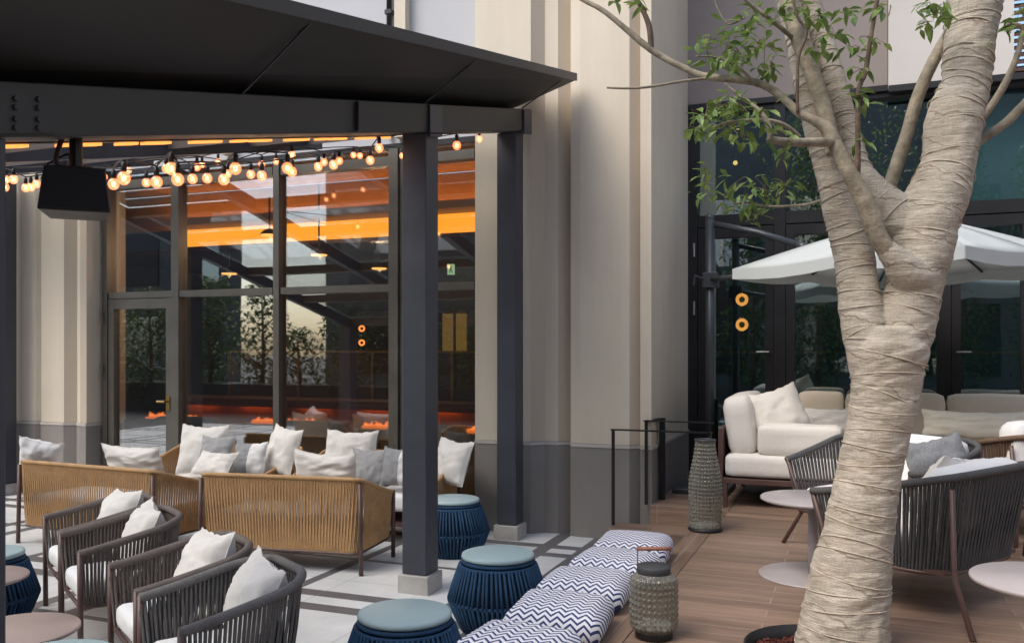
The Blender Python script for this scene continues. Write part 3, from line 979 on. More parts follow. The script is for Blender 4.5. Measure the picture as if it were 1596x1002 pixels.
def ring_sconce(p0, p1, label, rad, Zdir):
    root = empty('ring_sconce', (p0 + p1) / 2, TH, label, 'sconce', 'double ring sconces')
    for p in (p0, p1):
        d = p - root.location
        mb = MB()
        mb.tube([(rad * 0.75 * math.cos(a * PI / 14), -0.01, d.z + rad * 0.75 * math.sin(a * PI / 14)) for a in range(28)], rad * 0.27, 8, True)
        mb.build('ring_lamp', M['lamp_ring'], root, True)
        mb = MB()
        mb.lathe([(rad * 0.35, -0.01), (rad * 0.35, 0.02)], 20)
        for v in mb.v:
            v.y, v.z = v.z + 0.01, v.y + d.z
        mb.build('lamp_boss', M['black'], root, True)
    mb = MB(); mb.box((-0.03, 0.03, -abs((p1 - p0).z)), (0.03, 0.05, abs((p1 - p0).z))); mb.build('backplate', M['black'], root)
ring_sconce(P(564, 512, 11.4), P(564, 534, 11.4), 'small double ring sconce glowing orange beyond the third window bay', 0.042, 0)

# ------------------------------------------------------------------ lounge glazing (right, recessed)
rg = empty('glazed_front', (0.5, 9.2, DK), 0, 'tall black framed lounge glazing with doors behind the parasol and pale sofas', 'glazing')
V2 = 9.22
u2 = [-1.60, -0.73, 0.75, 2.2, 3.65, 5.1]
mb = MB()
for i, u in enumerate(u2):
    w = 0.055
    mb = MB(); mb.box((u - w, V2 - 0.09, DK), (u + w, V2 + 0.06, 4.16)); put(mb, 'mullion', M['frame_black'], rg)
mb = MB()
for i in range(5):
    a, b = u2[i] + 0.057, u2[i + 1] - 0.057
    for (z0, z1) in ((2.90, 3.02), (4.06, 4.15), (DK + .002, DK + 0.1)):
        mb = MB(); mb.box((a, V2 - 0.08, z0), (b, V2 + 0.05, z1)); put(mb, 'transom', M['frame_black'], rg)
for i in range(5):
    a, b = u2[i] + 0.04, u2[i + 1] - 0.04
    mb = MB(); mb.box((a, V2 - 0.006, 2.96), (b, V2 + 0.006, 4.12)); put(mb, 'pane', M['glass_right'], rg)
    mb = MB(); mb.box((a, V2 - 0.006, DK + 0.03), (b, V2 + 0.006, 2.96)); put(mb, 'pane', M['glass_right'], rg)
for (a, b) in ((-1.54, -0.79), (-0.67, 0.03), (0.81, 1.47)):
    mb = MB()
    mb.box((a, V2 - 0.075, DK + 0.11), (a + 0.08, V2 + 0.04, 2.89)); mb.box((b - 0.08, V2 - 0.075, DK + 0.11), (b, V2 + 0.04, 2.89))
    mb.box((a + 0.08, V2 - 0.073, 2.79), (b - 0.08, V2 + 0.038, 2.888))
    put(mb, 'door', M['frame_black'], rg)
mb = MB()
for (x, s) in ((-0.83, -1), (0.85, 1)):
    mb.tube([(x, V2 - 0.08, 1.62), (x, V2 - 0.13, 1.62), (x + s * 0.12, V2 - 0.13, 1.62)], 0.011, 8)
put(mb, 'door_handle', plain('satin_nickel', (0.16, 0.15, 0.14), 0.4, 0.7), rg)
mb = MB()
for z in (2.0, 2.6):
    mb.tube([(-1.575, V2 - 0.10, z), (-1.575, V2 - 0.10, z + 0.14)], 0.012, 8)
put(mb, 'hinge', plain('hinge_steel', (0.4, 0.4, 0.4), 0.35, 0.8), rg)
# wall above
uw2 = empty('upper_wall', (0.5, 9.2, 4.2), 0, 'taupe and cream upper wall panels with a louvred vent above the lounge glazing', 'wall')
mb = MB(); mb.box((-1.638, 9.12, 4.17), (0.26, 9.6, ZT)); put(mb, 'wall_panel', M['panel_taupe'], uw2)
mb = MB(); mb.box((0.264, 8.98, 4.12), (1.30, 9.6, ZT)); mb.box((2.6, 8.98, 4.12), (7.0, 9.6, ZT)); mb.box((1.302, 8.98, 5.15), (2.598, 9.6, ZT)); put(mb, 'wall_panel', M['panel_light'], uw2)
mb = MB()
for k in range(16):
    z = 4.14 + k * 0.063
    mb.hexa([(1.302, 9.0, z), (2.598, 9.0, z), (2.598, 9.06, z + 0.04), (1.302, 9.06, z + 0.04)],
            [(1.302, 9.0, z + 0.02), (2.598, 9.0, z + 0.02), (2.598, 9.06, z + 0.06), (1.302, 9.06, z + 0.06)])
put(mb, 'louvre', M['walnut'], uw2)
mb = MB(); mb.box((-1.62, 9.10, 4.11), (0.26, 9.118, 4.165)); mb.box((0.27, 8.96, 4.06), (7.0, 8.978, 4.118)); put(mb, 'drip_edge', M['frame_black'], uw2)
# room behind
rm2 = empty('lounge_room', (1.5, 11.5, DK), 0, 'deep teal lounge interior behind the recessed glazing', 'interior')
mb = MB(); mb.box((-1.85, 13.0, DK), (8.0, 13.2, 4.4)); mb.box((8.0, 9.3, DK), (8.2, 13.2, 4.4)); mb.box((-1.85, 9.35, DK), (-1.75, 12.99, 4.4)); put(mb, 'room_wall', M['teal_room'], rm2)
mb = MB(); mb.box((-1.74, 9.3, DK - 0.02), (7.99, 12.99, DK + 0.01)); put(mb, 'room_floor', M['dark_floor'], rm2)
mb = MB(); mb.box((-1.74, 9.62, 4.3), (7.99, 12.99, 4.36)); put(mb, 'room_ceiling', M['dark_room'], rm2)
mb = MB(); mb.box((-1.6, 10.6, 1.60), (5.0, 10.64, 1.625)); put(mb, 'brass_rail', M['brass'], rm2)
mb = MB(); mb.box((-1.2, 10.7, DK), (-0.95, 10.95, 4.29)); put(mb, 'column', M['dark_room'], rm2)
bl = empty('roller_blind', (1.5, 9.32, 4.05), 0, 'pale grey blind drawn over the upper glass right of the wrapped trunk', 'blind')
mb = MB(); mb.box((-0.68, 0, -1.02), (2.1, 0.012, 0)); mb.build('cloth', M['blind'], bl)
mb = MB(); mb.box((-0.68, -0.004, -1.06), (2.1, 0.016, -1.022)); mb.build('bottom_bar', M['frame_black'], bl)
ring_sconce(P(1156, 467, 9.9), P(1156, 506, 9.9), 'large double ring sconce glowing orange behind the lounge door under the parasol', 0.07, 0)
for q, (px, py) in enumerate(((1150, 199), (1146, 254))):
    p = P(px, py, 10.6)
    o = empty('spot_lamp', p, 0, ['upper warm lamp glowing behind the lounge glass among the leaves', 'lower warm lamp glowing behind the lounge glass among the leaves'][q], 'lamp', 'warm lamps behind the lounge glass')
    mb = MB(); mb.sphere((0, 0, 0), 0.028, 12, 8); mb.build('lamp', M['lamp_warm'], o, True)
    mb = MB(); mb.tube([(0, 0, 0.03), (0, 0, 4.29 - p.z)], 0.01, 8); mb.build('stem', M['black'], o)

# ------------------------------------------------------------------ pavilion
pv = empty('glass_roof_pavilion', (-5.8, 4.5, 0), 0, 'charcoal steel lean-to pavilion with a glass roof and broad eave over the sofa terrace', 'pavilion')
def zt(v):
    return 3.747 + 0.235 * (v - 7.21)
BD = 0.19
V0, V1 = 0.6, 7.28
def rake(mb, u0, u1, zo0, zo1, v0=V0, v1=V1):
    mb.hexa([(u0, v0, zt(v0) + zo0), (u1, v0, zt(v0) + zo0), (u1, v1, zt(v1) + zo0), (u0, v1, zt(v1) + zo0)],
            [(u0, v0, zt(v0) + zo1), (u1, v0, zt(v0) + zo1), (u1, v1, zt(v1) + zo1), (u0, v1, zt(v1) + zo1)])
mb = MB(); rake(mb, -2.92, -2.68, -BD, 0.0); put(mb, 'edge_beam', M['beam'], pv, bevel=0.006)
# eave: soffit board rising outwards
def zo(v):
    return 3.957 + 0.2155 * (v - 7.21)
mb = MB()
mb.hexa([(-2.92, V0, zt(V0) + .003), (-2.28, V0, zo(V0)), (-2.28, V1, zo(V1)), (-2.92, V1, zt(V1) + .003)],
        [(-2.92, V0, zt(V0) + .26), (-2.28, V0, zo(V0) + .045), (-2.28, V1, zo(V1) + .045), (-2.92, V1, zt(V1) + .26)])
put(mb, 'eave', M['soffit'], pv)
mb = MB()
mb.hexa([(-2.276, V0, zo(V0) - .004), (-2.262, V0, zo(V0) - .004), (-2.262, V1, zo(V1) - .004), (-2.276, V1, zo(V1) - .004)],
        [(-2.276, V0, zo(V0) + .06), (-2.262, V0, zo(V0) + .06), (-2.262, V1, zo(V1) + .06), (-2.276, V1, zo(V1) + .06)])
put(mb, 'fascia', M['beam'], pv)
# soffit joint covers
for v in (3.35, 5.2, 7.0):
    mb = MB()
    a, b = zt(v) - 0.003, zo(v) - 0.004
    mb.hexa([(-2.67, v, a), (-2.29, v, b - .002), (-2.29, v + .012, b - .002 + .003), (-2.67, v + .012, a + .003)],
            [(-2.67, v, a + .01), (-2.29, v, b + .008), (-2.29, v + .012, b + .008), (-2.67, v + .012, a + .01)])
    put(mb, 'soffit_joint', M['steel'], pv)
def post(u, v, base=True, half=0.12, top=None):
    t_ = zt(v) - BD if top is None else top
    b = MB()
    dz = 0.235 * half
    b.hexa([(u - half, v - half, 0.13), (u + half, v - half, 0.13), (u + half, v + half, 0.13), (u - half, v + half, 0.13)],
           [(u - half, v - half, t_ - dz - .002), (u + half, v - half, t_ - dz - .002), (u + half, v + half, t_ + dz - .002), (u - half, v + half, t_ + dz - .002)])
    put(b, 'post', M['steel'], pv, bevel=0.008)
    b = MB()
    b.box((u - half - .022, v - half - .022, 0), (u + half + .022, v + half + .022, 0.128))
    put(b, 'post_base', M['stone'], pv, bevel=0.006)
post(-2.785, 5.36, half=0.092)
post(-2.83, 7.14, half=0.09)
post(-2.80, 2.02)
post(-9.05, 7.14)
post(-9.05, 0.75)
post(-9.05, 5.0)
# cap bracket over the posts
for v in (5.36, 7.14):
    b = MB()
    b.hexa([(-2.678, v - .092, zt(v) - BD - .05), (-2.662, v - .092, zt(v) - BD - .05), (-2.662, v + .092, zt(v) - BD - .01), (-2.678, v + .092, zt(v) - BD - .01)],
           [(-2.678, v - .092, zt(v) - .03), (-2.662, v - .092, zt(v) - .03), (-2.662, v + .092, zt(v) + .01), (-2.678, v + .092, zt(v) + .01)])
    put(b, 'cap_bracket', M['steel'], pv)
b = MB()
for v in (4.35,):
    b.box((-2.678, v, zt(v) - BD + .01), (-2.655, v + .03, zt(v) - .01))
put(b, 'stiffener', M['beam'], pv)
b = MB()
v = 2.22
b.hexa([(-2.678, v - .14, zt(v) - BD - .02), (-2.668, v - .14, zt(v) - BD - .02), (-2.668, v + .10, zt(v) - BD + .035), (-2.678, v + .10, zt(v) - BD + .035)],
       [(-2.678, v - .14, zt(v) - .055), (-2.668, v - .14, zt(v) - .055), (-2.668, v + .10, zt(v) - .0), (-2.678, v + .10, zt(v) - .0)])
sp = put(b, 'splice_plate', M['beam'], pv)
b = MB()
for dv in (-0.06, 0.03):
    for dz in (0.03, 0.06, 0.10, 0.13):
        c = Vector((-2.668, v + dv, zt(v + dv) - BD + dz - 0.0))
        b = MB(); b.tube([c, c + Vector((0.012, 0, 0))], 0.010, 6); put(b, 'bolt', M['beam'], pv)
# other rafters, purlins, glass
mb = MB()
for u in (-4.9, -7.0, -9.05):
    rake(mb, u - 0.05, u + 0.05, -0.17, -0.004)
put(mb, 'rafter', M['steel'], pv)
pm = plain('warm_grey_purlin', (0.10, 0.075, 0.065), 0.5)
pvs = [0.7, 2.25, 3.75, 5.25, 6.2, 7.05]
for v in pvs:
    for (a, b_) in ((-4.848, -2.922), (-6.948, -4.952), (-8.998, -7.052)):
        mb = MB()
        mb.hexa([(a, v - .03, zt(v) - .13), (b_, v - .03, zt(v) - .13), (b_, v + .03, zt(v) - .115), (a, v + .03, zt(v) - .115)],
                [(a, v - .03, zt(v) - .01), (b_, v - .03, zt(v) - .01), (b_, v + .03, zt(v)), (a, v + .03, zt(v))])
        put(mb, 'purlin', pm, pv)
mb = MB(); rake(mb, -9.1, -2.93, 0.012, 0.022); put(mb, 'roof_glass', M['glass_roof'], pv)
# sun shade cloth bands under part of the roof glass
mb = MB()
rake(mb, -8.95, -7.05, -0.006, -0.002, 6.26, 6.7)
rake(mb, -4.85, -2.95, -0.006, -0.002, 5.31, 5.9)
rake(mb, -4.85, -2.95, -0.006, -0.002, 6.26, 6.7)
put(mb, 'shade_cloth', plain('taupe_shade_cloth', (0.17, 0.13, 0.11), 0.85), pv)
# LED strip inside the edge beam
led = empty('strip_light', (-2.96, 2.0, 0), 0, 'row of short warm light segments along the inner edge of the pavilion beam', 'strip light')
v = 2.15
k = 0
while v < 5.2:
    L = 0.10 + 0.05 * ((k * 7) % 3)
    z = zt(v) - BD - 0.012
    mb = MB()
    mb.hexa([(-2.99, v, z - .006), (-2.95, v, z - .006), (-2.95, v + L, z - .006 + .235 * L), (-2.99, v + L, z - .006 + .235 * L)],
            [(-2.99, v, z + .006), (-2.95, v, z + .006), (-2.95, v + L, z + .006 + .235 * L), (-2.99, v + L, z + .006 + .235 * L)])
    v += L + 0.05 + 0.05 * ((k * 5) % 3)
    k += 1
    put(mb, 'lamp', M['led'], led)
mb = MB(); rake(mb, -3.0, -2.94, -BD - 0.004, -BD + 0.02, 2.0, 5.3); put(mb, 'channel', M['black'], led)

# loudspeaker
sp = P(118, 300, 3.36)
spk = empty('loudspeaker', sp, TH + R(24), 'black tapered loudspeaker hung from the pavilion beam by a bracket', 'loudspeaker')
mb = MB()
mb.hexa([(-0.125, -0.10, -0.085), (0.125, -0.10, -0.085), (0.10, 0.16, -0.085), (-0.10, 0.16, -0.085)],
        [(-0.105, -0.075, 0.085), (0.105, -0.075, 0.085), (0.085, 0.12, 0.085), (-0.085, 0.12, 0.085)])
mb.build('cabinet', M['black'], spk, False, 0.008)
mb = MB()
mb.hexa([(-0.117, -0.106, -0.077), (0.117, -0.106, -0.077), (0.117, -0.1, -0.077), (-0.117, -0.1, -0.077)],
        [(-0.099, -0.086, 0.077), (0.099, -0.086, 0.077), (0.099, -0.078, 0.077), (-0.099, -0.078, 0.077)])
mb.build('grille', M['speaker_grille'], spk)
mb = MB()
mb.tube([(0.0, 0.02, 0.083), (0.0, 0.02, 0.30)], 0.024, 12)
mb.box((-0.06, -0.01, 0.083), (0.06, 0.05, 0.10)); mb.tube([(-0.06, 0.02, 0.09), (-0.07, 0.02, 0.13), (-0.03, 0.0, 0.26)], 0.010, 8)
mb.box((-0.05, -0.02, 0.29), (0.05, 0.06, 0.305))
mb.build('bracket', M['black'], spk, False, 0.002)
mb = MB(); mb.tube([(0.03, 0.03, 0.09), (-0.03, 0.03, 0.15), (-0.10, 0.05, 0.11), (-0.12, 0.06, 0.05)], 0.005, 6); mb.build('cable', M['black'], spk, True)

# ------------------------------------------------------------------ string lights
bulbs = [(177, 287, 18), (193, 278, 21), (200, 266, 11), (228, 285, 14), (244, 284, 19), (259, 263, 14), (267, 263, 20), (277, 280, 20), (307, 261, 12), (315, 257, 9),
         (300, 279, 16), (323, 278, 16), (340, 252, 9), (349, 280, 18), (355, 271, 13), (367, 263, 19), (391, 272, 14), (408, 274, 16), (408, 256, 11), (430, 252, 10),
         (448, 262, 18), (455, 268, 16), (455, 242, 12), (496, 260, 14), (505, 253, 12), (520, 257, 15), (529, 251, 12), (551, 242, 10), (561, 243, 10), (577, 250, 14),
         (591, 231, 14), (712, 227, 14), (747, 217, 11), (9, 280, 13), (21, 280, 14), (8, 292, 10), (40, 293, 13), (48, 292, 12), (57, 287, 11), (163, 276, 9), (627, 243, 10)]
groups = [[], [], [], []]
for b in bulbs:
    d = b[2]
    groups[0 if d >= 18 else 1 if d >= 14 else 2 if d >= 12 else 3].append(b)
bm_globe = MB(); bm_globe.sphere((0, 0, 0), 0.029, 16, 10, 1.08)
bm_fil = MB(); bm_fil.sphere((0, 0, 0.0), 0.0105, 10, 6, 1.4)
bm_sock = MB(); bm_sock.lathe([(0.010, 0.028), (0.013, 0.036), (0.013, 0.066), (0.006, 0.074)], 12)
proto_b = None
gl_names = ['nearest strand of warm globe bulbs drooping under the pavilion beam', 'second strand of warm globe bulbs under the glass roof',
            'third strand of smaller looking globe bulbs under the glass roof', 'farthest strand of tiny looking globe bulbs by the window head']
for gi, g in enumerate(groups):
    Zs = [4.25, 5.6, 6.6, 7.6][gi]
    pts = []
    for (px, py, d) in sorted(g):
        Z = 1370 * 0.060 / d
        Z = max(3.9, min(8.2, Z))
        if px < 70:
            Z = min(Z, 6.4)
        pts.append(P(px, py, Z))
    root = empty('string_light', (0, 0, 0), 0, gl_names[gi], 'string light', 'strands of globe bulbs')
    mb = MB()
    tops = [p + Vector((0, 0, 0.078)) for p in pts]
    path = []
    for i, p in enumerate(tops):
        path.append(p)
        if i + 1 < len(tops):
            q = tops[i + 1]
            L = (q - p).length
            for tt in (0.25, 0.5, 0.75):
                m_ = p.lerp(q, tt)
                # cable swags gently upward to its hooks between the lamps
                m_.z += 0.02 * min(1, L) * math.sin(tt * PI)
                path.append(m_)
    mb.tube(path, 0.0045, 6)
    mb.build('cable', M['black'], root, True)
    for p in pts:
        if proto_b is None:
            s_ = bm_sock.build('socket', M['black'], None, True)
            g_ = bm_globe.build('bulb', M['bulb'], root, True)
            f_ = bm_fil.build('filament', M['filament'], g_, True)
            s_.parent = g_
            g_.location = p
            proto_b = (g_, f_, s_)
        else:
            g_ = proto_b[0].copy(); COL.objects.link(g_); g_.parent = root; g_.location = p
            f_ = proto_b[1].copy(); COL.objects.link(f_); f_.parent = g_
            s_ = proto_b[2].copy(); COL.objects.link(s_); s_.parent = g_

# ------------------------------------------------------------------ rope furniture
def shell_path(w, d, r, n_side, n_arc, n_back, front=0.0):
    pts = []
    for i in range(n_side):
        pts.append((-w / 2, d / 2 - (d - r) * i / n_side))
    for i in range(n_arc):
        a = PI + (PI / 2) * i / n_arc
        pts.append((-w / 2 + r + r * math.cos(a), -d / 2 + r + r * math.sin(a)))
    for i in range(n_back):
        pts.append((-w / 2 + r + (w - 2 * r) * i / n_back, -d / 2))
    for i in range(n_arc):
        a = 1.5 * PI + (PI / 2) * i / n_arc
        pts.append((w / 2 - r + r * math.cos(a), -d / 2 + r + r * math.sin(a)))
    for i in range(n_side + 1):
        pts.append((w / 2, -d / 2 + r + (d - r) * i / n_side))
    return pts

def resample(pts, n):
    L = [0.0]
    for a, b in zip(pts[:-1], pts[1:]):
        L.append(L[-1] + (Vector(b) - Vector(a)).length)
    out = []
    j = 0
    for i in range(n):
        s = L[-1] * i / (n - 1)
        while j < len(L) - 2 and L[j + 1] < s:
            j += 1
        t = (s - L[j]) / max(1e-9, L[j + 1] - L[j])
        out.append(Vector(pts[j]).lerp(Vector(pts[j + 1]), t))
    return out

def smooth01(t):
    t = max(0, min(1, t))
    return t * t * (3 - 2 * t)

def rope_seat(name, w, d, arm_h, back_h, base_h, cords, cord_w, rope, frame, seat_mat, label, cat, group, inset=0.05, r=0.16, rail_r=0.018,
              seat_top=0.42, seat_t=0.12, tilt_cord=0.0, legs='chair', n_seats=1, cord_gap=1.0):
    root = empty(name, (0, 0, 0), 0, label, cat, group)
    def height(y):
        return arm_h + (back_h - arm_h) * min(1.0, max(0.0, (d / 2 - y) / d)) ** 1.15
    top2 = shell_path(w, d, r, 14, 10, 20)
    bi = inset
    bot2 = [(x * (w - 2 * bi) / w, (y - d / 2) * (d - 1.2 * bi) / d + d / 2 - 0.02) for x, y in top2]
    top3 = [(x, y, height(y)) for x, y in top2]
    bot3 = [(x, y, base_h) for x, y in bot2]
    # rope-wrapped top rail
    mb = MB(); mb.tube(top3, rail_r, 10)
    mb.build('top_rail', rope, root, True)
    mb = MB()
    mb.tube(bot3, 0.011, 8)
    mb.tube([bot3[0], bot3[-1]], 0.011, 8)
    mb.build('seat_frame', frame, root, True)
    T = resample(top3, cords)
    B = resample(bot3, cords)
    mb = MB()
    rr = random.Random(3)
    for i in range(cords):
        jj = rr.uniform(-0.15, 0.15) if legs != 'sofa' else rr.uniform(-.06, .06)
        a = T[i].copy()
        k = min(cords - 1, max(0, i + tilt_cord))
        b = B[int(k)].copy()
        tg = (T[min(cords - 1, i + 1)] - T[max(0, i - 1)])
        tg.z = 0
        tg.normalize()
        nr = Vector((tg.y, -tg.x, 0))
        push = 0.004 if i % 2 else -0.004
        hw = cord_w / 2
        a.z -= 0.004
        prof = []
        for s in (0.0, 0.5, 1.0):
            c = a.lerp(b, s) + nr * push * math.sin(s * PI) + tg * jj * cord_w * math.sin(s * PI)
            prof.append(c)
        vs, fs = [], []
        th = cord_w * 0.35
        for c in prof:
            vs += [c - tg * hw, c - nr * th, c + tg * hw, c + nr * th]
        for s in range(2):
            for q in range(4):
                fs.append((s * 4 + q, s * 4 + (q + 1) % 4, (s + 1) * 4 + (q + 1) % 4, (s + 1) * 4 + q))
        mb.add(vs, fs)
    o = mb.build('rope_weave', rope, root, True)
    lr = 0.015
    def leg(pts, rad=None):
        m_ = MB(); m_.tube(pts, rad or lr, 10); m_.build('leg', frame, root, True)
    if legs == 'chair':
        for s in (-1, 1):
            leg([(s * (w / 2), d / 2 - 0.01, 0), (s * (w / 2 + .004), d / 2 - 0.006, arm_h + 0.012)])
            leg([(s * (w / 2 - 0.02), -d / 2 - 0.0, 0), (s * (w / 2 - r * .35 - bi), -d / 2 + 0.08, base_h)])
    elif legs == 'sofa':
        for s in (-1, 1):
            leg([(s * (w / 2 + .006), d / 2 - 0.01, 0), (s * (w / 2 + .006), d / 2 - 0.01, arm_h + 0.012)], 0.017)
            leg([(s * (w / 2 - .0), -d / 2 + 0.0, 0), (s * (w / 2 - .012), -d / 2 + 0.006, back_h - 0.03)], 0.017)
    elif legs == 'splay':
        for s in (-1, 1):
            leg([(s * (w / 2 + .03), d / 2 + 0.0, 0), (s * (w / 2 - bi), d / 2 - 0.06, base_h), (s * (w / 2 + .004), d / 2 - 0.006, arm_h + 0.01)], 0.014)
            leg([(s * (w / 2 + 0.02), -d / 2 - 0.10, 0), (s * (w / 2 - bi - .03), -d / 2 + 0.05, base_h), (s * (w / 2 - .05), -d / 2 + .03, back_h - .06)], 0.014)
    # seat platform under the cushion
    mb = MB(); mb.box((-w / 2 + bi + .012, -d / 2 + bi + .02, base_h + .0), (w / 2 - bi - .012, d / 2 - 0.05, base_h + .02)); mb.build('seat_base', frame, root)
    ws = (w - 2 * bi - 0.03) / n_seats
    for q in range(n_seats):
        mb = MB()
        rnd = legs in ('chair', 'splay')
        soft_box(mb, ws - (0.06 if rnd else 0.006), d - (0.19 if rnd else 0.08), seat_t, (-(w - 2 * bi - .03) / 2 + ws * (q + .5), 0.085 if rnd else 0.035, seat_top - seat_t / 2), 0.035, 0.012, 12, q * 3.1)
        mb.build('seat_cushion', seat_mat, root, True)
    return root

# --- grey/taupe armchairs on the terrace, left
CW, CD = 0.585, 0.56
back_dir = Vector((0.81, 0.585))
heading = R(147.3)
gr = 'rope armchairs in a row on the terrace'
fronts = [(-2.83, 5.40), (-2.455, 4.87), (-1.83, 4.12), (-1.445, 3.585)]
labs = ['taupe rope armchair farthest from the viewer in the row beside the tan sofa',
        'taupe rope armchair second in the row, its arm touching the farthest one',
        'taupe rope armchair third in the row, beside the small rose table',
        'grey rope armchair nearest the viewer in the row, beside the post']
plabs = ['ivory pillow leaning in the farthest rope armchair of the row', 'ivory pillow leaning in the second rope armchair of the row',
         'ivory pillow leaning in the third rope armchair, before the tan sofa back', 'largest looking ivory pillow, in the nearest rope armchair']
mats = [M['rope_taupe'], M['rope_taupe'], M['rope_taupe'], M['rope_grey']]
protos = {}
for i, (fx, fz) in enumerate(fronts):
    cxz = Vector((fx, fz)) + back_dir * CD / 2
    u, v = c2w(cxz.x, cxz.y)
    hd = heading + R([0, 0, -1, 1][i])
    if mats[i] not in protos:
        r0 = rope_seat('rope_armchair', CW, CD, 0.57, 0.69, 0.27, 78, 0.0155, mats[i], M['brown_metal'], M['cushion_white'], labs[i], 'armchair', gr, 0.05, 0.19, 0.021, 0.41, 0.11, 0, 'chair')
        r0.location = (u, v, 0); r0.rotation_euler = (0, 0, hd)
        protos[mats[i]] = r0
    else:
        dup(protos[mats[i]], (u, v, 0), hd, labs[i])
    loc = w2l((u, v, 0), hd, (0.03 if i != 3 else -0.02, -0.115, 0.565))
    pillow(loc, hd + R([8, -6, 4, -4][i]), R(22), 0.41, 0.38, 0.20, M['cushion'], plabs[i], 'ivory pillows in the rope armchairs', R([6, -4, 5, -5][i]), 0.045)

# --- tan rope sofas
gs = 'tan rope sofas around the terrace'
def tan_sofa(w, d, label, loc, rz):
    nc = int((w + 2 * d) / 0.0130)
    r0 = rope_seat('rope_sofa', w, d, 0.52, 0.70, 0.155, nc, 0.0146, M['rope_tan'], M['brown_metal'], M['cushion_white'], label, 'sofa', gs, 0.03, 0.075, 0.016, 0.41, 0.14, 0, 'sofa', 2)
    r0.location = loc; r0.rotation_euler = (0, 0, rz)
    return r0
SA = ((-4.06, 5.76, 0), R(7.5))
tan_sofa(1.33, 0.62, 'tan rope sofa with its back to the viewer, nearest the front post', *SA)
SB = ((-5.85, 5.70, 0), R(-3.3))
tan_sofa(1.56, 0.66, 'tan rope sofa with its back to the viewer, behind the taupe armchairs', *SB)
SC = ((-5.68, 6.84, 0), R(181))
tan_sofa(1.42, 0.62, 'tan rope sofa facing the viewer in front of the door side of the glass', *SC)
SD = ((-4.0, 6.86, 0), R(184))
tan_sofa(1.36, 0.62, 'tan rope sofa facing the viewer, partly behind the front post', *SD)
gp = 'scatter pillows on the tan sofas'
def pil_px(px, py, Z, rz, tilt, w, h, t, mat, label, roll=0.0, pinch=0.05):
    return pillow(P(px, py, Z), rz, R(tilt), w, h, t, M[mat], label, gp, R(roll), pinch)
F_ = R(180) 
pil_px(64, 711, 7.6, R(25), 30, 0.36, 0.36, 0.17, 'cushion_white', 'white pillow slumped at the left end of the tan sofa nearest the pier', 14)
pil_px(208, 718, 7.25, R(-4), 18, 0.66, 0.28, 0.14, 'cushion', 'long ivory bolster pillow showing above the tan sofa back by the glass door')
pil_px(315, 700, 8.35, F_ + R(6), 14, 0.50, 0.48, 0.17, 'cushion', 'big square ivory pillow at the left end of the door side sofa')
pil_px(337, 701, 8.10, F_ + R(12), 24, 0.32, 0.28, 0.12, 'cushion_grey', 'small grey pillow propped on the big square ivory one')
pil_px(334, 722, 7.9, F_ - R(4), 40, 0.42, 0.26, 0.13, 'cushion', 'ivory lumbar pillow lying before the small grey pillow')
pil_px(388, 714, 8.05, F_ + R(8), 18, 0.34, 0.32, 0.13, 'stripe', 'half white half grey striped pillow in the middle of the door side sofa')
pil_px(440, 702, 8.15, F_ - R(14), 18, 0.40, 0.46, 0.17, 'cushion', 'tall ivory pillow in the right corner of the door side sofa', -5)
pil_px(507, 729, 6.85, R(2), 12, 0.56, 0.27, 0.14, 'cushion', 'long ivory lumbar pillow showing above the back of the nearest tan sofa', 3)
pil_px(546, 702, 8.0, F_ + R(5), 14, 0.52, 0.38, 0.17, 'cushion', 'wide ivory pillow on the sofa behind the post, left end')
pil_px(577, 727, 7.65, F_ + R(14), 20, 0.33, 0.33, 0.13, 'cushion_grey', 'plain grey pillow leaning on the wide ivory one left of the post')
pil_px(622, 726, 7.55, F_ + R(2), 16, 0.32, 0.33, 0.13, 'stripe', 'half white half grey striped pillow partly hidden behind the front post')
pil_px(704, 719, 7.6, F_ - R(16), 18, 0.38, 0.40, 0.17, 'cushion', 'ivory pillow at the right end of the sofa, right of the front post', -4)

# ------------------------------------------------------------------ navy rope stools
def stool(label):
    root = empty('rope_stool', (0, 0, 0), 0, label, 'stool', 'navy rope drum stools')
    mb = MB(); mb.lathe([(0.19, 0.420), (0.212, 0.425), (0.216, 0.436), (0.212, 0.448), (0.20, 0.452)], 56); mb.build('seat_top', M['teal_top'], root, True)
    mb = MB(); mb.lathe([(0.205, 0.395), (0.217, 0.40), (0.219, 0.410), (0.212, 0.418)], 56); mb.build('top_rim', M['rope_navy'], root, True)
    mb = MB()
    for (r, z) in ((0.222, 0.385), (0.284, 0.19), (0.205, 0.012)):
        mb.tube([(r * math.cos(a * PI / 28), r * math.sin(a * PI / 28), z) for a in range(56)], 0.011, 8, True)
    mb.build('hoop', M['rope_navy'], root, True)
    mb = MB()
    N = 62
    rr = random.Random(9)
    for k in range(N):
        a0 = 2 * PI * (k + rr.uniform(-.12, .12)) / N
        tw = 0.05
        pts = [(0.226 * math.cos(a0), 0.226 * math.sin(a0), 0.388), (0.268 * math.cos(a0 + tw * .6), 0.268 * math.sin(a0 + tw * .6), 0.27), (0.292 * math.cos(a0 + tw), 0.292 * math.sin(a0 + tw), 0.19)]
        mb.tube(pts, 0.0083, 6)
        pts = [(0.292 * math.cos(a0 + tw), 0.292 * math.sin(a0 + tw), 0.19), (0.256 * math.cos(a0 + tw), 0.256 * math.sin(a0 + tw), 0.10), (0.212 * math.cos(a0 + tw), 0.212 * math.sin(a0 + tw), 0.012)]
        mb.tube(pts, 0.0080, 6)
    mb.build('rope_weave', M['rope_navy'], root, True)
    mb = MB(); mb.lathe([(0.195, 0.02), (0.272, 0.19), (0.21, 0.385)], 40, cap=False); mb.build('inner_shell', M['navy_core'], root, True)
    return root
st0 = stool('navy drum stool nearest the viewer, left of the chevron cushions')
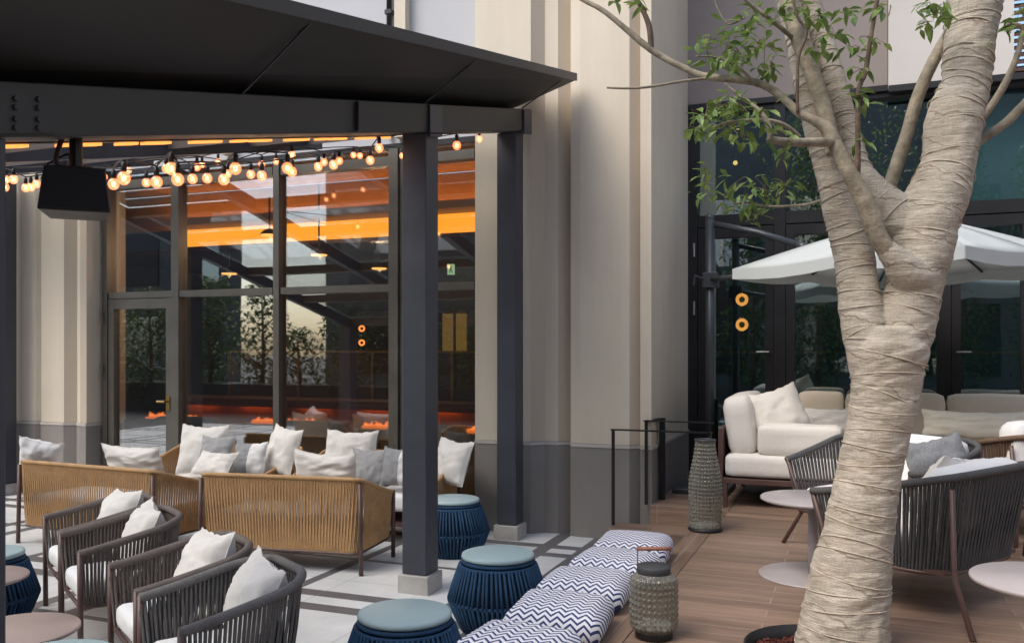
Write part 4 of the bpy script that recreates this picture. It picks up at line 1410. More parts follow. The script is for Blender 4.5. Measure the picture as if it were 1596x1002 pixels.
c = G(631, 952, 0.45); st0.location = (c.x, c.y, 0); st0.rotation_euler = (0, 0, 0.4)
for (px, py, lab, rz) in ((776, 861, 'navy drum stool in the middle, touching the row of chevron cushions', 1.1),
                          (706, 776, 'navy drum stool beyond the front post, beside the rear post', 2.0),
                          (-25, 860, 'navy drum stool behind the small rose table at the far left', 0.2),
                          (88, 1022, 'pale topped drum stool at the lower left, only its top edge showing', 0.7)):
    c = G(px, py, 0.45)
    dup(st0, (c.x, c.y, 0), rz, lab)

# ------------------------------------------------------------------ round pedestal tables
def table(loc, r, h, mat, label, group, base_r=None):
    root = empty('pedestal_table', loc, 0, label, 'table', group)
    mb = MB(); mb.lathe([(r - .012, h - .02), (r, h - .014), (r, h - .004), (r - .004, h)], 64); mb.build('tabletop', mat, root, True)
    mb = MB(); mb.lathe([(0.028, 0.014), (0.026, h - 0.022)], 20); mb.build('column', mat, root, True)
    br_ = base_r or r
    mb = MB(); mb.lathe([(br_, 0.0), (br_, 0.006), (br_ - .006, 0.011), (0.03, 0.014)], 64); mb.build('base', mat, root, True)
    return root
def cw3(X, Z, z=0):
    u, v = c2w(X, Z)
    return (u, v, z)
table(cw3(-2.125, 3.77), 0.25, 0.45, M['table_pink'], 'round rose taupe table before the nearest rope armchairs, at the left edge', 'round rose tables by the armchairs')
table(cw3(-2.83, 4.64), 0.25, 0.45, M['table_pink'], 'smaller looking round rose taupe table behind the nearer one, by the far left post', 'round rose tables by the armchairs')
table(cw3(1.746, 5.1, DK), 0.295, 0.455, M['table'], 'round taupe pedestal table on the deck left of the wrapped trunk', 'round taupe tables on the deck', 0.305)
table(cw3(2.03, 3.28, DK), 0.29, 0.455, M['table'], 'round taupe pedestal table at the right edge before the charcoal armchair', 'round taupe tables on the deck')
table(cw3(3.24, 5.1, DK), 0.29, 0.455, M['table'], 'round taupe table behind the charcoal armchair, at the right edge', 'round taupe tables on the deck')

# ------------------------------------------------------------------ chevron bench cushions
gc = 'chevron cushions along the deck edge'
cl = ['chevron cushion farthest along the deck edge, beside the steps', 'chevron cushion second from the steps', 'chevron cushion in the middle of the row along the deck edge',
      'chevron cushion fourth from the steps, left of the near lantern', 'chevron cushion nearest the viewer, beside the nearest navy stool']
def chev_mesh(seed):
    mb = MB()
    soft_box(mb, 0.46, 0.425, 0.14, (0, 0, 0.07), 0.066, 0.026, 20, seed)
    return mb
for i, (v0, v1) in enumerate([(5.14, 5.63), (4.65, 5.12), (4.15, 4.63), (3.64, 4.14), (3.12, 3.62)]):
    o = chev_mesh(i * 4.3).build('bench_cushion', M['chevron'], None, True)
    o.location = (-1.305 + [0.0, .012, -.01, .012, .0][i], (v0 + v1) / 2, DK - 0.002)
    o.rotation_euler = (R([1, -1, 0, 1, -1][i]), R([0, 1, -1, 0.5, 0][i]), R([3, -2, 2, 4, -2][i]))
    tag(o, cl[i], 'cushion', gc)

# ------------------------------------------------------------------ lanterns
def wob_fn(nr, pitch, amp):
    def f(a, z, i):
        s = math.sin(a * nr + z * pitch) * math.sin(a * nr - z * pitch)
        return amp * (max(0.0, s) ** 0.8 - 0.3)
    return f
c = G(1019, 992, DK)
l1 = empty('lantern', (c.x, c.y, DK), TH, 'squat smoky glass lantern with dark lid and red wood handle on the deck edge', 'lantern', 'glass lanterns')
prof = []
for i in range(91):
    t = i / 90
    z = 0.03 + 0.265 * t
    r = 0.108 - 0.030 * max(0, (t - 0.86) / 0.14) ** 1.6 - 0.026 * max(0, (0.12 - t) / 0.12) ** 1.6
    prof.append((r, z))
mb = MB(); mb.lathe(prof, 168, cap=False, wob=wob_fn(14, 115, 0.0066)); mb.build('glass_body', M['lantern'], l1, True)
mb = MB(); mb.lathe([(0.080, 0.0), (0.086, 0.004), (0.086, 0.036), (0.08, 0.04)], 40); mb.build('base', M['black'], l1, True)
mb = MB(); mb.lathe([(0.070, 0.285), (0.076, 0.292), (0.077, 0.322), (0.073, 0.328)], 40); mb.build('lid', plain('slate_lid', (0.045, 0.047, 0.05), 0.6), l1, True)
mb = MB()
for s in (-1, 1):
    mb.tube([(s * 0.075, 0, 0.30), (s * 0.074, 0, 0.40)], 0.0028, 6)
mb.build('handle_wire', M['brown_metal'], l1, True)
mb = MB(); mb.tube([(-0.078, 0, 0.403), (0.078, 0, 0.403)], 0.0095, 12); mb.build('handle', M['wood_handle'], l1, True)
def pebbles(root, r, z0, n, seed, s=(0.008, 0.016)):
    q = random.Random(seed)
    mb = MB()
    for i in range(n):
        a, d = q.uniform(0, 2 * PI), r * math.sqrt(q.random())
        mb.sphere((d * math.cos(a), d * math.sin(a), z0 + q.uniform(0, .02) * (1 - d / r * .5)), q.uniform(*s), 7, 5, q.uniform(.5, .9))
    o = mb.build('pebbles', M['pebble'], root, True)
    o['kind'] = 'stuff'
pebbles(l1, 0.078, 0.046, 90, 4)
c = G(1099, 826, DK)
l2 = empty('lantern', (c.x, c.y, DK), TH, 'tall bottle shaped smoky glass lantern by the railing, white pebbles in its foot', 'lantern', 'glass lanterns')
prof = []
for i in range(181):
    t = i / 180
    z = 0.02 + 0.63 * t
    r = 0.112 - 0.006 * math.sin(t * PI) * 0 - 0.042 * smooth01((t - 0.45) / 0.55) + 0.006 * math.sin(t * PI)
    prof.append((r, z))
mb = MB(); mb.lathe(prof, 168, cap=False, wob=wob_fn(15, 112, 0.0066)); mb.build('glass_body', M['lantern'], l2, True)
mb = MB(); mb.lathe([(0.118, 0.0), (0.124, 0.006), (0.122, 0.022), (0.112, 0.026)], 48); mb.build('base', M['black'], l2, True)
mb = MB(); mb.tube([(0.07 * math.cos(a * PI / 20), 0.07 * math.sin(a * PI / 20), 0.655) for a in range(40)], 0.008, 8, True); mb.build('neck_ring', M['umb_metal'], l2, True)
pebbles(l2, 0.10, 0.032, 150, 8, (0.008, 0.015))

# ------------------------------------------------------------------ railings
h1 = empty('handrail', (-1.92, 7.2, 0.17), 0, 'thin black handrail on the lower step, nearer of the two', 'handrail', 'black step handrails')
mb = MB(); mb.box((-0.012, -0.012, 0), (0.012, 0.012, 0.795)); mb.box((0.79, -0.012, 0.167), (0.814, 0.012, 0.795)); mb.build('post', M['black'], h1)
mb = MB(); mb.box((-0.018, -0.02, 0.797), (0.82, 0.02, 0.809)); mb.build('rail', M['black'], h1)
h2 = empty('handrail', (-1.672, 7.35, DK), 0, 'black handrail on the landing beside the wall corner, with a thicker rear post', 'handrail', 'black step handrails')
mb = MB(); mb.box((-0.012, -0.012, 0), (0.012, 0.012, 0.70)); mb.build('post', M['black'], h2)
mb = MB(); mb.box((0.055, 0.26, 0), (0.10, 0.305, 0.70)); mb.build('thick_post', M['black'], h2)
mb = MB(); mb.box((-0.02, -0.02, 0.702), (0.56, 0.016, 0.713)); mb.hexa([(-.02, .018, .702), (.03, .018, .702), (.102, .31, .702), (.05, .31, .702)], [(-.02, .018, .713), (.03, .018, .713), (.102, .31, .713), (.05, .31, .713)]); mb.build('rail', M['black'], h2)

# ------------------------------------------------------------------ modular sofa + bench on the deck
sf = empty('modular_sofa', (-0.585, 8.1, DK), 0, 'ivory modular sofa with a thick upright back cushion left of the trunk', 'sofa')
hw = 0.465
mb = MB()
mb.box((-hw, -0.65, 0.20), (hw, 0.62, 0.245))
for s, y in ((-1, -0.63), (1, -0.63), (-1, 0.60), (1, 0.60)):
    mb.box((s * hw - (0.035 if s > 0 else 0), y - .02, 0.0), (s * hw + (0.035 if s < 0 else 0), y + .02, 0.199))
mb.build('frame', M['brown_metal'], sf, False, 0.004)
mb = MB(); mb.box((-hw - 0.045, -0.60, 0.22), (-hw - 0.005, 0.6, 0.66)); mb.build('back_frame', M['brown_metal'], sf, False, 0.006)
mb = MB(); soft_box(mb, 2 * hw - 0.01, 1.28, 0.195, (0.0, -0.005, 0.345), 0.05, 0.01, 14, 3.0); mb.build('seat_cushion', M['cushion'], sf, True)
mb = MB(); soft_box(mb, 0.24, 1.16, 0.49, (0, 0, 0), 0.07, 0.012, 14, 8.0, Matrix.Translation((-hw + 0.12, 0.02, 0.67)) @ Matrix.Rotation(R(-8), 4, 'Y')); mb.build('back_cushion', M['cushion'], sf, True)
mb = MB(); soft_box(mb, 0.66, 0.28, 0.25, (0.135, -0.47, 0.565), 0.045, 0.006, 12, 5.0); mb.build('arm_cushion', M['cushion'], sf, True)
pillow(P(1212, 640, 7.5), R(203), R(24), 0.48, 0.42, 0.19, M['cushion'], 'ivory pillow resting against the upright cushion of the deck sofa', 'pillows on the deck seats', R(16))
bn = empty('lounge_bench', (1.6, 8.55, DK), 0, 'long sand coloured high backed bench along the lounge glazing', 'bench')
mb = MB(); mb.box((-2.12, -0.32, 0.05), (2.6, 0.36, 0.22)); mb.build('frame', M['brown_metal'], bn, False, 0.006)
for k, (a, b) in enumerate(((-2.14, -1.72), (-1.715, -0.87), (-0.865, 0.13), (0.135, 1.1), (1.105, 2.1))):
    mb = MB(); soft_box(mb, b - a, 0.66, 0.20, ((a + b) / 2, -0.0, 0.33), 0.05, 0.012, 12, k * 2.0); mb.build('seat_cushion', M['cushion_beige'], bn, True)
    mb = MB(); soft_box(mb, b - a, 0.20, 0.50, ((a + b) / 2, 0.22, 0.66), 0.06, 0.012, 12, k * 5.0); mb.build('back_cushion', M['cushion_beige'], bn, True)
gd = 'pillows on the deck seats'
pillow(P(1285, 655, 7.9), R(180), R(16), 0.50, 0.24, 0.15, M['cushion'], 'long ivory bolster on the sand bench, left of the trunk', gd, 0, 0.04)
pillow(P(1525, 662, 7.0), R(180), R(16), 0.82, 0.24, 0.15, fabric('pale_sand_fabric', (0.64, 0.58, 0.47)), 'long pale sand bolster on the bench, right of the trunk', gd, 0, 0.04)

# ------------------------------------------------------------------ rope armchairs on the deck
gdk = 'rope armchairs on the deck'
def deck_chair(rope, label, seat='cushion_white', w=1.0, d=0.74):
    return rope_seat('rope_armchair', w, d, 0.57, 0.72, 0.235, 118, 0.0175, rope, M['brown_metal'], M[seat], label, 'armchair', gdk, 0.085, 0.22, 0.020, 0.40, 0.13, 0, 'splay')
def cdir(dx, dz):
    """heading whose local +y points along the camera-space direction"""
    u, v = c2w(dx, dz)
    return math.atan2(-u, v)
# nearest, back to viewer
g2 = deck_chair(M['rope_dark'], 'charcoal rope armchair with its back to the viewer, right of the wrapped trunk')
hd2 = cdir(-0.61, 0.79)
bm2 = Vector((2.40, 4.38)) + Vector((-0.61, 0.79)) * 0.33
g2.location = cw3(bm2.x, bm2.y, DK); g2.rotation_euler = (0, 0, hd2)
mb = MB(); soft_box(mb, 0.80, 0.17, 0.36, (0, 0, 0), 0.06, 0.015, 12, 2.2, Matrix.Translation((0, -0.225, 0.555)) @ Matrix.Rotation(R(12), 4, 'X')); mb.build('back_cushion', M['cushion_white'], g2, True)
pillow(w2l(g2.location, hd2, (0.10, -0.07, 0.60)), hd2 + R(-8), R(34), 0.5, 0.38, 0.17, M['cushion'], 'ivory pillow in the charcoal armchair right of the trunk', gd, R(6))
# middle, facing left
hd1 = cdir(-0.80, -0.60)
c1 = Vector((2.17, 5.56)) + Vector((0.80, 0.60)) * 0.36
g1 = dup(g2, cw3(c1.x, c1.y, DK), hd1, 'charcoal rope armchair turned towards the round table, half behind the trunk')
pillow(P(1462, 722, 5.45), R(190), R(18), 0.36, 0.34, 0.13, M['cushion_dark'], 'charcoal flecked pillow in the armchair half behind the trunk', gd, R(14))
# far right
g4 = deck_chair(M['rope_brown'], 'brown rope armchair at the right edge before the sand bench', 'cushion_white', 0.8)
hd4 = cdir(-0.15, 0.98)
g4.location = cw3(3.68, 6.35, DK); g4.rotation_euler = (0, 0, hd4)
mb = MB(); soft_box(mb, 0.66, 0.2, 0.42, (0, -0.25, 0.60), 0.07, 0.02, 12, 6.2); mb.build('back_cushion', M['cushion_white'], g4, True)

# ------------------------------------------------------------------ cantilever umbrella
um = empty('cantilever_parasol', (-1.285, 8.3, DK), 0, 'white cantilever parasol with a grey side post, over the deck seats', 'parasol')
def up(mb_, name, mat, **k):
    return put(mb_, name, mat, um, **k)
UP = Vector((-1.285, 8.3, 0))
mb = MB(); mb.tube([(UP.x, UP.y, DK), (UP.x, UP.y, 2.86)], 0.042, 16); mb.sphere((UP.x, UP.y, 2.87), 0.045, 12, 8); up(mb, 'post', M['umb_metal'], smooth=True)
mb = MB(); mb.box((UP.x - 0.3, UP.y - 0.3, DK), (UP.x + 0.2, UP.y + 0.3, DK + 0.05)); up(mb, 'base_plate', M['umb_metal'], bevel=0.01)
ctr = Vector(cw3(3.2, 7.0, 2.73))
tipdir = (Vector(cw3(1.83, 7.3)) - Vector(cw3(3.2, 7.0))); tipdir.z = 0; hd = tipdir.length; tipdir.normalize()
perp = Vector((-tipdir.y, tipdir.x, 0))
diag = 1.40
corners = [ctr + tipdir * diag, ctr + perp * diag, ctr - tipdir * diag, ctr - perp * diag]
for c in corners:
    c.z = 2.315
mids = []
for i in range(4):
    m_ = (corners[i] + corners[(i + 1) % 4]) / 2
    m_.z = 2.33
    mids.append(m_)
ring = []
for i in range(4):
    ring += [corners[i], mids[i]]
vs, fs = [], []
NS = 8
mb = MB()
# each of the eight gores sags a little between its ribs
def gore(a, b):
    vs, fs = [], []
    for i in range(NS + 1):
        t = i / NS
        for j in range(5):
            s = j / 4
            e = a.lerp(b, s)
            p = ctr.lerp(e, t)
            p.z += 0.012 * math.sin(t * PI) - 0.02 * math.sin(s * PI) * t
            vs.append(p)
    for i in range(NS):
        for j in range(4):
            fs.append((i * 5 + j, (i + 1) * 5 + j, (i + 1) * 5 + j + 1, i * 5 + j + 1))
    return vs, fs
for i in range(8):
    mb.add(*gore(ring[i], ring[(i + 1) % 8]))
cn = up(mb, 'canopy', M['canopy'], smooth=True)
sm = cn.modifiers.new('solid', 'SOLIDIFY'); sm.thickness = 0.004
mb = MB()
for i in range(8):
    a, b = ring[i], ring[(i + 1) % 8]
    vs = []
    for j in range(5):
        s = j / 4
        e = a.lerp(b, s); e.z -= 0.02 * math.sin(s * PI)
        vs += [e, e + Vector((0, 0, -0.085 - 0.01 * math.sin(s * PI)))]
    mb.add(vs, [(2 * j, 2 * j + 2, 2 * j + 3, 2 * j + 1) for j in range(4)])
vl = up(mb, 'valance', M['canopy'])
sm = vl.modifiers.new('solid', 'SOLIDIFY'); sm.thickness = 0.004
for i in range(8):
    mb = MB()
    e = ring[i].copy()
    pts = []
    for t in (0.02, 0.25, 0.5, 0.75, 0.99):
        p = ctr.lerp(e, t); p.z += 0.012 * math.sin(t * PI) - 0.022
        pts.append(p)
    mb.tube(pts, 0.010, 8); up(mb, 'rib', M['umb_metal'], smooth=True)
mb = MB(); mb.tube([ctr + Vector((0, 0, -0.32)), ctr + Vector((0, 0, 0.03))], 0.028, 12); mb.sphere(ctr + Vector((0, 0, 0.04)), 0.03, 12, 8); up(mb, 'hub', M['umb_metal'], smooth=True)
mb = MB(); ap = ctr + Vector((0, 0, 0.06)); a0 = Vector((UP.x, UP.y, 2.82))
hit = P(1247, 384, 7.3)
mb.tube([a0, hit + Vector((0, 0, .03)), ctr + Vector((0, 0, 0.09))] if False else [a0, P(1180, 362, 8.0), P(1250, 383, 7.75)], 0.028, 12); mb.tube([P(1243, 381, 7.77), P(1258, 387, 7.7)], 0.036, 10)
up(mb, 'arm', M['umb_metal'], smooth=True)
mb = MB(); mb.tube([(UP.x, UP.y, 2.30), P(1142, 432, 7.6), ctr + Vector((0, 0, -0.30))], [0.024, 0.024, 0.02], 10); up(mb, 'strut', M['umb_metal'], smooth=True)
mb = MB(); mb.box((UP.x - 0.06, UP.y - 0.07, 2.22), (UP.x + 0.075, UP.y + 0.07, 2.36)); mb.tube([(UP.x - .05, UP.y - .07, 2.30), (UP.x - .12, UP.y - .12, 2.33), (UP.x - .13, UP.y - .12, 2.24)], 0.012, 8); up(mb, 'crank_box', M['umb_metal'], bevel=0.01)

# ------------------------------------------------------------------ the wrapped tree
tr = empty('wrapped_tree', (pit[0], pit[1], DK - 0.05), 0, 'multi stemmed tree with its trunk and limbs bound in burlap and twine, in the deck', 'tree')
def limb(lst, per=14):
    """(px, py, Z, width px) -> smooth (x,y,z,r) list"""
    out = []
    for (px, py, Z, w) in lst:
        p = P(px, py, Z)
        out.append((p.x, p.y, p.z, w / FPX * Z / 2))
    return crom(out, per)
ZT0 = 3.86
main = limb([(1308, 1040, ZT0, 150), (1313, 1001, ZT0, 138), (1321, 929, ZT0, 125), (1333, 857, ZT0, 111), (1346, 784, ZT0, 99), (1359, 712, ZT0, 93), (1374, 640, ZT0, 96), (1381, 590, ZT0, 106), (1384, 545, ZT0, 116), (1386, 512, ZT0, 100)])
right = limb([(1386, 600, ZT0, 70), (1400, 535, ZT0, 92), (1415, 485, ZT0, 88), (1426, 440, ZT0, 84), (1434, 400, ZT0, 88), (1447, 340, ZT0 + .02, 92), (1464, 300, ZT0 + .04, 88), (1478, 250, ZT0 + .06, 80), (1489, 180, ZT0 + .08, 84), (1505, 130, ZT0 + .10, 71), (1512, 60, ZT0 + .12, 75), (1519, 0, ZT0 + .14, 80), (1524, -60, ZT0 + .16, 78), (1530, -160, ZT0 + .2, 70)])
left = limb([(1368, 620, ZT0, 60), (1356, 545, ZT0, 72), (1343, 485, ZT0 + .02, 68), (1336, 440, ZT0 + .04, 60), (1329, 390, ZT0 + .06, 60), (1316, 340, ZT0 + .08, 58), (1300, 280, ZT0 + .1, 52), (1280, 215, ZT0 + .13, 45), (1262, 150, ZT0 + .16, 42), (1250, 90, ZT0 + .2, 38), (1232, 20, ZT0 + .24, 33), (1215, -50, ZT0 + .28, 30)])
second = limb([(1432, 372, ZT0 + .02, 60), (1400, 338, ZT0 + .04, 62), (1364, 303, ZT0 + .08, 52), (1336, 262, ZT0 + .12, 42), (1320, 200, ZT0 + .16, 36), (1304, 140, ZT0 + .2, 34), (1288, 80, ZT0 + .24, 32), (1268, 20, ZT0 + .28, 30), (1255, -50, ZT0 + .3, 28)])
def tube_limb(mb, L, seg=20, lump=0.05, seed=0.0, ridge=0.0):
    pts = [Vector(p[:3]) for p in L]
    n0 = len(mb.v)
    mb.tube(pts, [p[3] for p in L], seg)
    for i in range(n0, len(mb.v)):
        q = mb.v[i]
        k = (i - n0) // seg
        if k < len(pts):
            dlt = q - pts[k]
            nn = noise.noise(q * 9 + Vector((seed, 0, 0))) * lump + noise.noise(q * 30) * lump * 0.35
            if ridge:
                ph = (q.z * 11 + q.x * 2.2 * math.sin(q.z * 3 + seed) + noise.noise(q * 4) * 1.6) % 1.0
                nn += ridge * (ph - 0.5)
            mb.v[i] = pts[k] + dlt * (1 + nn)
mb = MB()
collar = limb([(1440, 455, 3.85, 60), (1421, 432, 3.80, 62), (1404, 413, 3.765, 50), (1390, 398, 3.755, 38), (1378, 384, 3.755, 30)])
for s_, L in enumerate((main, right, left, second, collar)):
    tube_limb(mb, L, 40, 0.065, s_ * 3, 0.045)
tk = put(mb, 'trunk', M['burlap'], tr, smooth=True)
rmd = tk.modifiers.new('remesh', 'REMESH'); rmd.mode = 'VOXEL'; rmd.voxel_size = 0.0065; rmd.use_smooth_shade = True
smd = tk.modifiers.new('smooth', 'SMOOTH'); smd.factor = 0.5; smd.iterations = 3
# twine
rq = random.Random(21)
mb = MB()
def twine_on(L, s0, s1, step, tilt=0.35, rad=0.0026):
    n = len(L)
    # arc length table
    d = [0.0]
    for a, b in zip(L[:-1], L[1:]):
        d.append(d[-1] + (Vector(a[:3]) - Vector(b[:3])).length)
    s = s0 * d[-1]
    while s < s1 * d[-1]:
        i = 0
        while i < n - 2 and d[i + 1] < s:
            i += 1
        t = (s - d[i]) / max(1e-6, d[i + 1] - d[i])
        c = Vector(L[i][:3]).lerp(Vector(L[i + 1][:3]), t)
        ax = (Vector(L[i + 1][:3]) - Vector(L[i][:3])).normalized()
        r = L[i][3] * (1 - t) + L[i + 1][3] * t
        drdz = (L[i + 1][3] - L[i][3]) / max(1e-6, d[i + 1] - d[i])
        a1 = ax.cross(Vector((0.2, 1, 0.1))).normalized()
        a2 = ax.cross(a1)
        tl = rq.uniform(-tilt, tilt)
        ph = rq.uniform(0, 2 * PI)
        pts = []
        for k in range(30):
            an = 2 * PI * k / 30
            lift = r * tl * math.cos(an + ph)
            rr_ = (r + drdz * lift) * (1.0 + 0.06 * (noise.noise((c + a1 * math.cos(an) * r + a2 * math.sin(an) * r) * 9)) ) + 0.0015
            pts.append(c + (a1 * math.cos(an) + a2 * math.sin(an)) * rr_ + ax * lift)
        mb.tube(pts, rad, 5, True)
        s += step * rq.uniform(0.45, 1.5)
twine_on(main, 0.06, 0.97, 0.075, 0.30)
twine_on(right, 0.10, 0.98, 0.072, 0.32)
twine_on(left, 0.12, 0.98, 0.065, 0.35, 0.0024)
twine_on(second, 0.10, 0.98, 0.06, 0.40, 0.0023)
put(mb, 'twine', M['twine'], tr, smooth=True)
# bare branches
Zb = ZT0
branches = [
    ('bark', [(1446, 455, 3.86, 30), (1425, 435, 3.83, 36), (1396, 405, 3.765, 33), (1368, 370, 3.745, 32), (1350, 320, 3.74, 30), (1331, 282, 3.74, 26), (1308, 240, 3.76, 24), (1291, 203, 3.78, 20), (1268, 188, 3.8, 15), (1246, 176, 3.82, 14), (1188, 132, 3.9, 12), (1104, 120, 4.0, 11), (1070, 108, 4.05, 10), (1015, 78, 4.1, 10), (944, 20, 4.15, 8), (905, -2, 4.2, 7), (870, -30, 4.2, 6)]),
    ('bark_dark', [(1015, 80, 4.1, 9), (1013, 50, 4.1, 9), (1008, 30, 4.1, 8), (995, 3, 4.12, 7), (985, -25, 4.15, 6)]),
    ('bark', [(1110, 122, 4.0, 5), (1070, 126, 3.98, 4), (1010, 136, 3.95, 4), (975, 138, 3.93, 3.5), (946, 137, 3.92, 3)]),
    ('bark', [(1306, 222, 3.78, 16), (1284, 222, 3.74, 15), (1240, 222, 3.7, 13), (1197, 218, 3.66, 12)]),
    ('bark', [(1199, 220, 3.66, 10), (1200, 208, 3.66, 10), (1193, 186, 3.66, 9), (1174, 165, 3.68, 7), (1150, 148, 3.7, 5), (1130, 130, 3.72, 4)]),
    ('bark', [(1246, 214, 3.72, 7), (1232, 201, 3.7, 7), (1212, 191, 3.68, 6), (1181, 187, 3.66, 6), (1136, 191, 3.64, 4), (1110, 200, 3.63, 3)]),
    ('bark_dark', [(1334, 290, 3.76, 10), (1337, 250, 3.72, 9), (1338, 146, 3.70, 8), (1349, 112, 3.70, 8), (1357, 61, 3.70, 7), (1367, 0, 3.70, 7), (1372, -40, 3.70, 6)]),
    ('bark', [(1380, 310, 4.15, 22), (1390, 280, 4.15, 21), (1410, 220, 4.15, 20), (1430, 153, 4.15, 20), (1450, 105, 4.12, 19), (1470, 68, 4.1, 18), (1492, 30, 4.05, 18), (1510, -5, 4.0, 17)]),
    ('bark', [(1520, 195, 3.9, 13), (1540, 172, 3.86, 12), (1566, 132, 3.82, 11), (1586, 85, 3.8, 9), (1593, 44, 3.8, 7), (1569, 39, 3.78, 5)]),
    ('bark', [(1515, 228, 3.95, 16), (1536, 213, 3.95, 15), (1566, 193, 3.95, 14), (1596, 163, 3.95, 13), (1640, 120, 3.95, 11)]),
    ('bark', [(1300, 240, 3.84, 26), (1291, 197, 3.86, 26), (1270, 125, 3.9, 26), (1247, 68, 3.95, 25), (1232, 20, 4.0, 24), (1215, -40, 4.05, 22)]),
    ('bark_dark', [(1243, 176, 3.80, 5), (1243, 130, 3.78, 5), (1245, 88, 3.78, 5), (1257, 51, 3.78, 5), (1243, 27, 3.78, 4), (1236, 0, 3.78, 4)]),
    ('bark', [(1300, 300, 3.9, 6), (1262, 318, 4.3, 4), (1200, 322, 4.4, 4), (1165, 316, 4.4, 3), (1140, 318, 4.4, 2.5)]),
    ('bark', [(1180, 134, 3.9, 5), (1150, 105, 3.86, 4), (1115, 90, 3.84, 3), (1085, 88, 3.83, 2.5)]),
    ('bark', [(1236, 60, 3.95, 8), (1200, 30, 3.9, 7), (1170, 8, 3.88, 6), (1150, -15, 3.85, 5)]),
    ('bark', [(1160, 28, 3.9, 3), (1135, 38, 3.9, 2.5), (1117, 10, 3.9, 2.2), (1114, -10, 3.9, 2)]),
]
for (mt, b) in branches:
    L = limb(b, 6)
    mb = MB()
    tube_limb(mb, L, 10, 0.10, len(b))
    put(mb, 'branch', M[mt], tr, smooth=True)
# leaves
def leaf(mb, c, d, up_, L, W):
    d = d.normalized()
    s = d.cross(up_)
    if s.length < 1e-4:
        s = d.cross(Vector((1, 0, 0)))
    s.normalize()
    n_ = s.cross(d)
    p = [c, c + d * L * .35 + s * W * .5 + n_ * W * .12, c + d * L * .7 + s * W * .36 + n_ * W * .08 - n_ * L * .04, c + d * L - n_ * L * .14,
         c + d * L * .7 - s * W * .36 + n_ * W * .08 - n_ * L * .04, c + d * L * .35 - s * W * .5 + n_ * W * .12, c + d * L * .5 - n_ * L * .02]
    mb.add(p, [(0, 1, 6), (1, 2, 6), (2, 3, 6), (3, 4, 6), (4, 5, 6), (5, 0, 6)])
rl = random.Random(77)
clusters = [  # px, py, Z, spread px, count
    (1105, 76, 3.85, 26, 10), (1135, 60, 3.84, 24, 9), (1165, 45, 3.85, 26, 10), (1192, 72, 3.88, 26, 10), (1155, 88, 3.86, 24, 11), (1125, 100, 3.88, 22, 8), (1200, 105, 3.9, 22, 8),
    (1215, 20, 3.9, 22, 8), (1180, 15, 3.9, 20, 6), (1120, 165, 3.7, 26, 12), (1150, 160, 3.7, 26, 12), (1098, 185, 3.65, 22, 10), (1085, 200, 3.63, 14, 6), (1180, 180, 3.68, 22, 9), (1212, 200, 3.68, 20, 6), (1135, 195, 3.65, 22, 9), (1160, 215, 3.66, 24, 7),
    (1100, 265, 4.3, 20, 6), (1130, 300, 4.4, 26, 10), (1160, 312, 4.4, 24, 9), (1195, 298, 4.4, 24, 10), (1222, 290, 4.4, 20, 7), (1180, 330, 4.4, 22, 7), (1095, 300, 4.35, 14, 5), (1225, 235, 3.72, 14, 4),
    (1250, 15, 3.78, 18, 7), (1275, 25, 3.78, 20, 7), (1300, 55, 3.74, 18, 5), (1320, 20, 3.72, 18, 5), (1355, 60, 3.7, 16, 4), (1345, 110, 3.7, 16, 5), (1370, 10, 3.7, 14, 5), (1335, 150, 3.7, 18, 6), (1325, 75, 3.7, 18, 4),
    (1450, 12, 3.8, 18, 9), (1470, 22, 3.8, 14, 8), (1440, 35, 3.8, 10, 4), (1575, 42, 3.8, 16, 8), (1592, 18, 3.8, 14, 7), (995, 5, 4.1, 12, 4), (960, 2, 4.15, 10, 3), (1345, 222, 3.72, 12, 3), (1275, 75, 3.78, 14, 4),
]
mb = MB()
tw = MB()
for (px, py, Z, sp_, n_) in clusters:
    cen = P(px, py, Z)
    for k in range(n_ * 2):
        q = P(px + rl.gauss(0, sp_ * .55), py + rl.gauss(0, sp_ * .5), Z + rl.gauss(0, 0.07))
        d = Vector((rl.uniform(-1, 1), rl.uniform(-1, 1), rl.uniform(-0.9, 0.25)))
        leaf(mb, q, d, Vector((rl.uniform(-.5, .5), rl.uniform(-.5, .5), 1)), rl.uniform(0.045, 0.085), rl.uniform(0.020, 0.036))
        if k % 3 == 0:
            tw.tube([cen, cen.lerp(q, .5) + Vector((0, 0, .008)), q], 0.0014, 4)
# high crown, partly above the frame, gives the glass and deck their leaf reflections and shade
for k in range(900):
    a = rl.uniform(0, 2 * PI); r_ = 1.3 * math.sqrt(rl.random())
    q = Vector((pit[0] + r_ * math.cos(a), pit[1] + .1 + r_ * math.sin(a), rl.uniform(3.75, 5.4)))
    d = Vector((rl.uniform(-1, 1), rl.uniform(-1, 1), rl.uniform(-0.9, 0.25)))
    leaf(mb, q, d, Vector((rl.uniform(-.5, .5), rl.uniform(-.5, .5), 1)), rl.uniform(0.05, 0.09), rl.uniform(0.022, 0.038))
put(mb, 'leaves', M['leaf'], tr)
put(tw, 'twig', M['bark_dark'], tr)

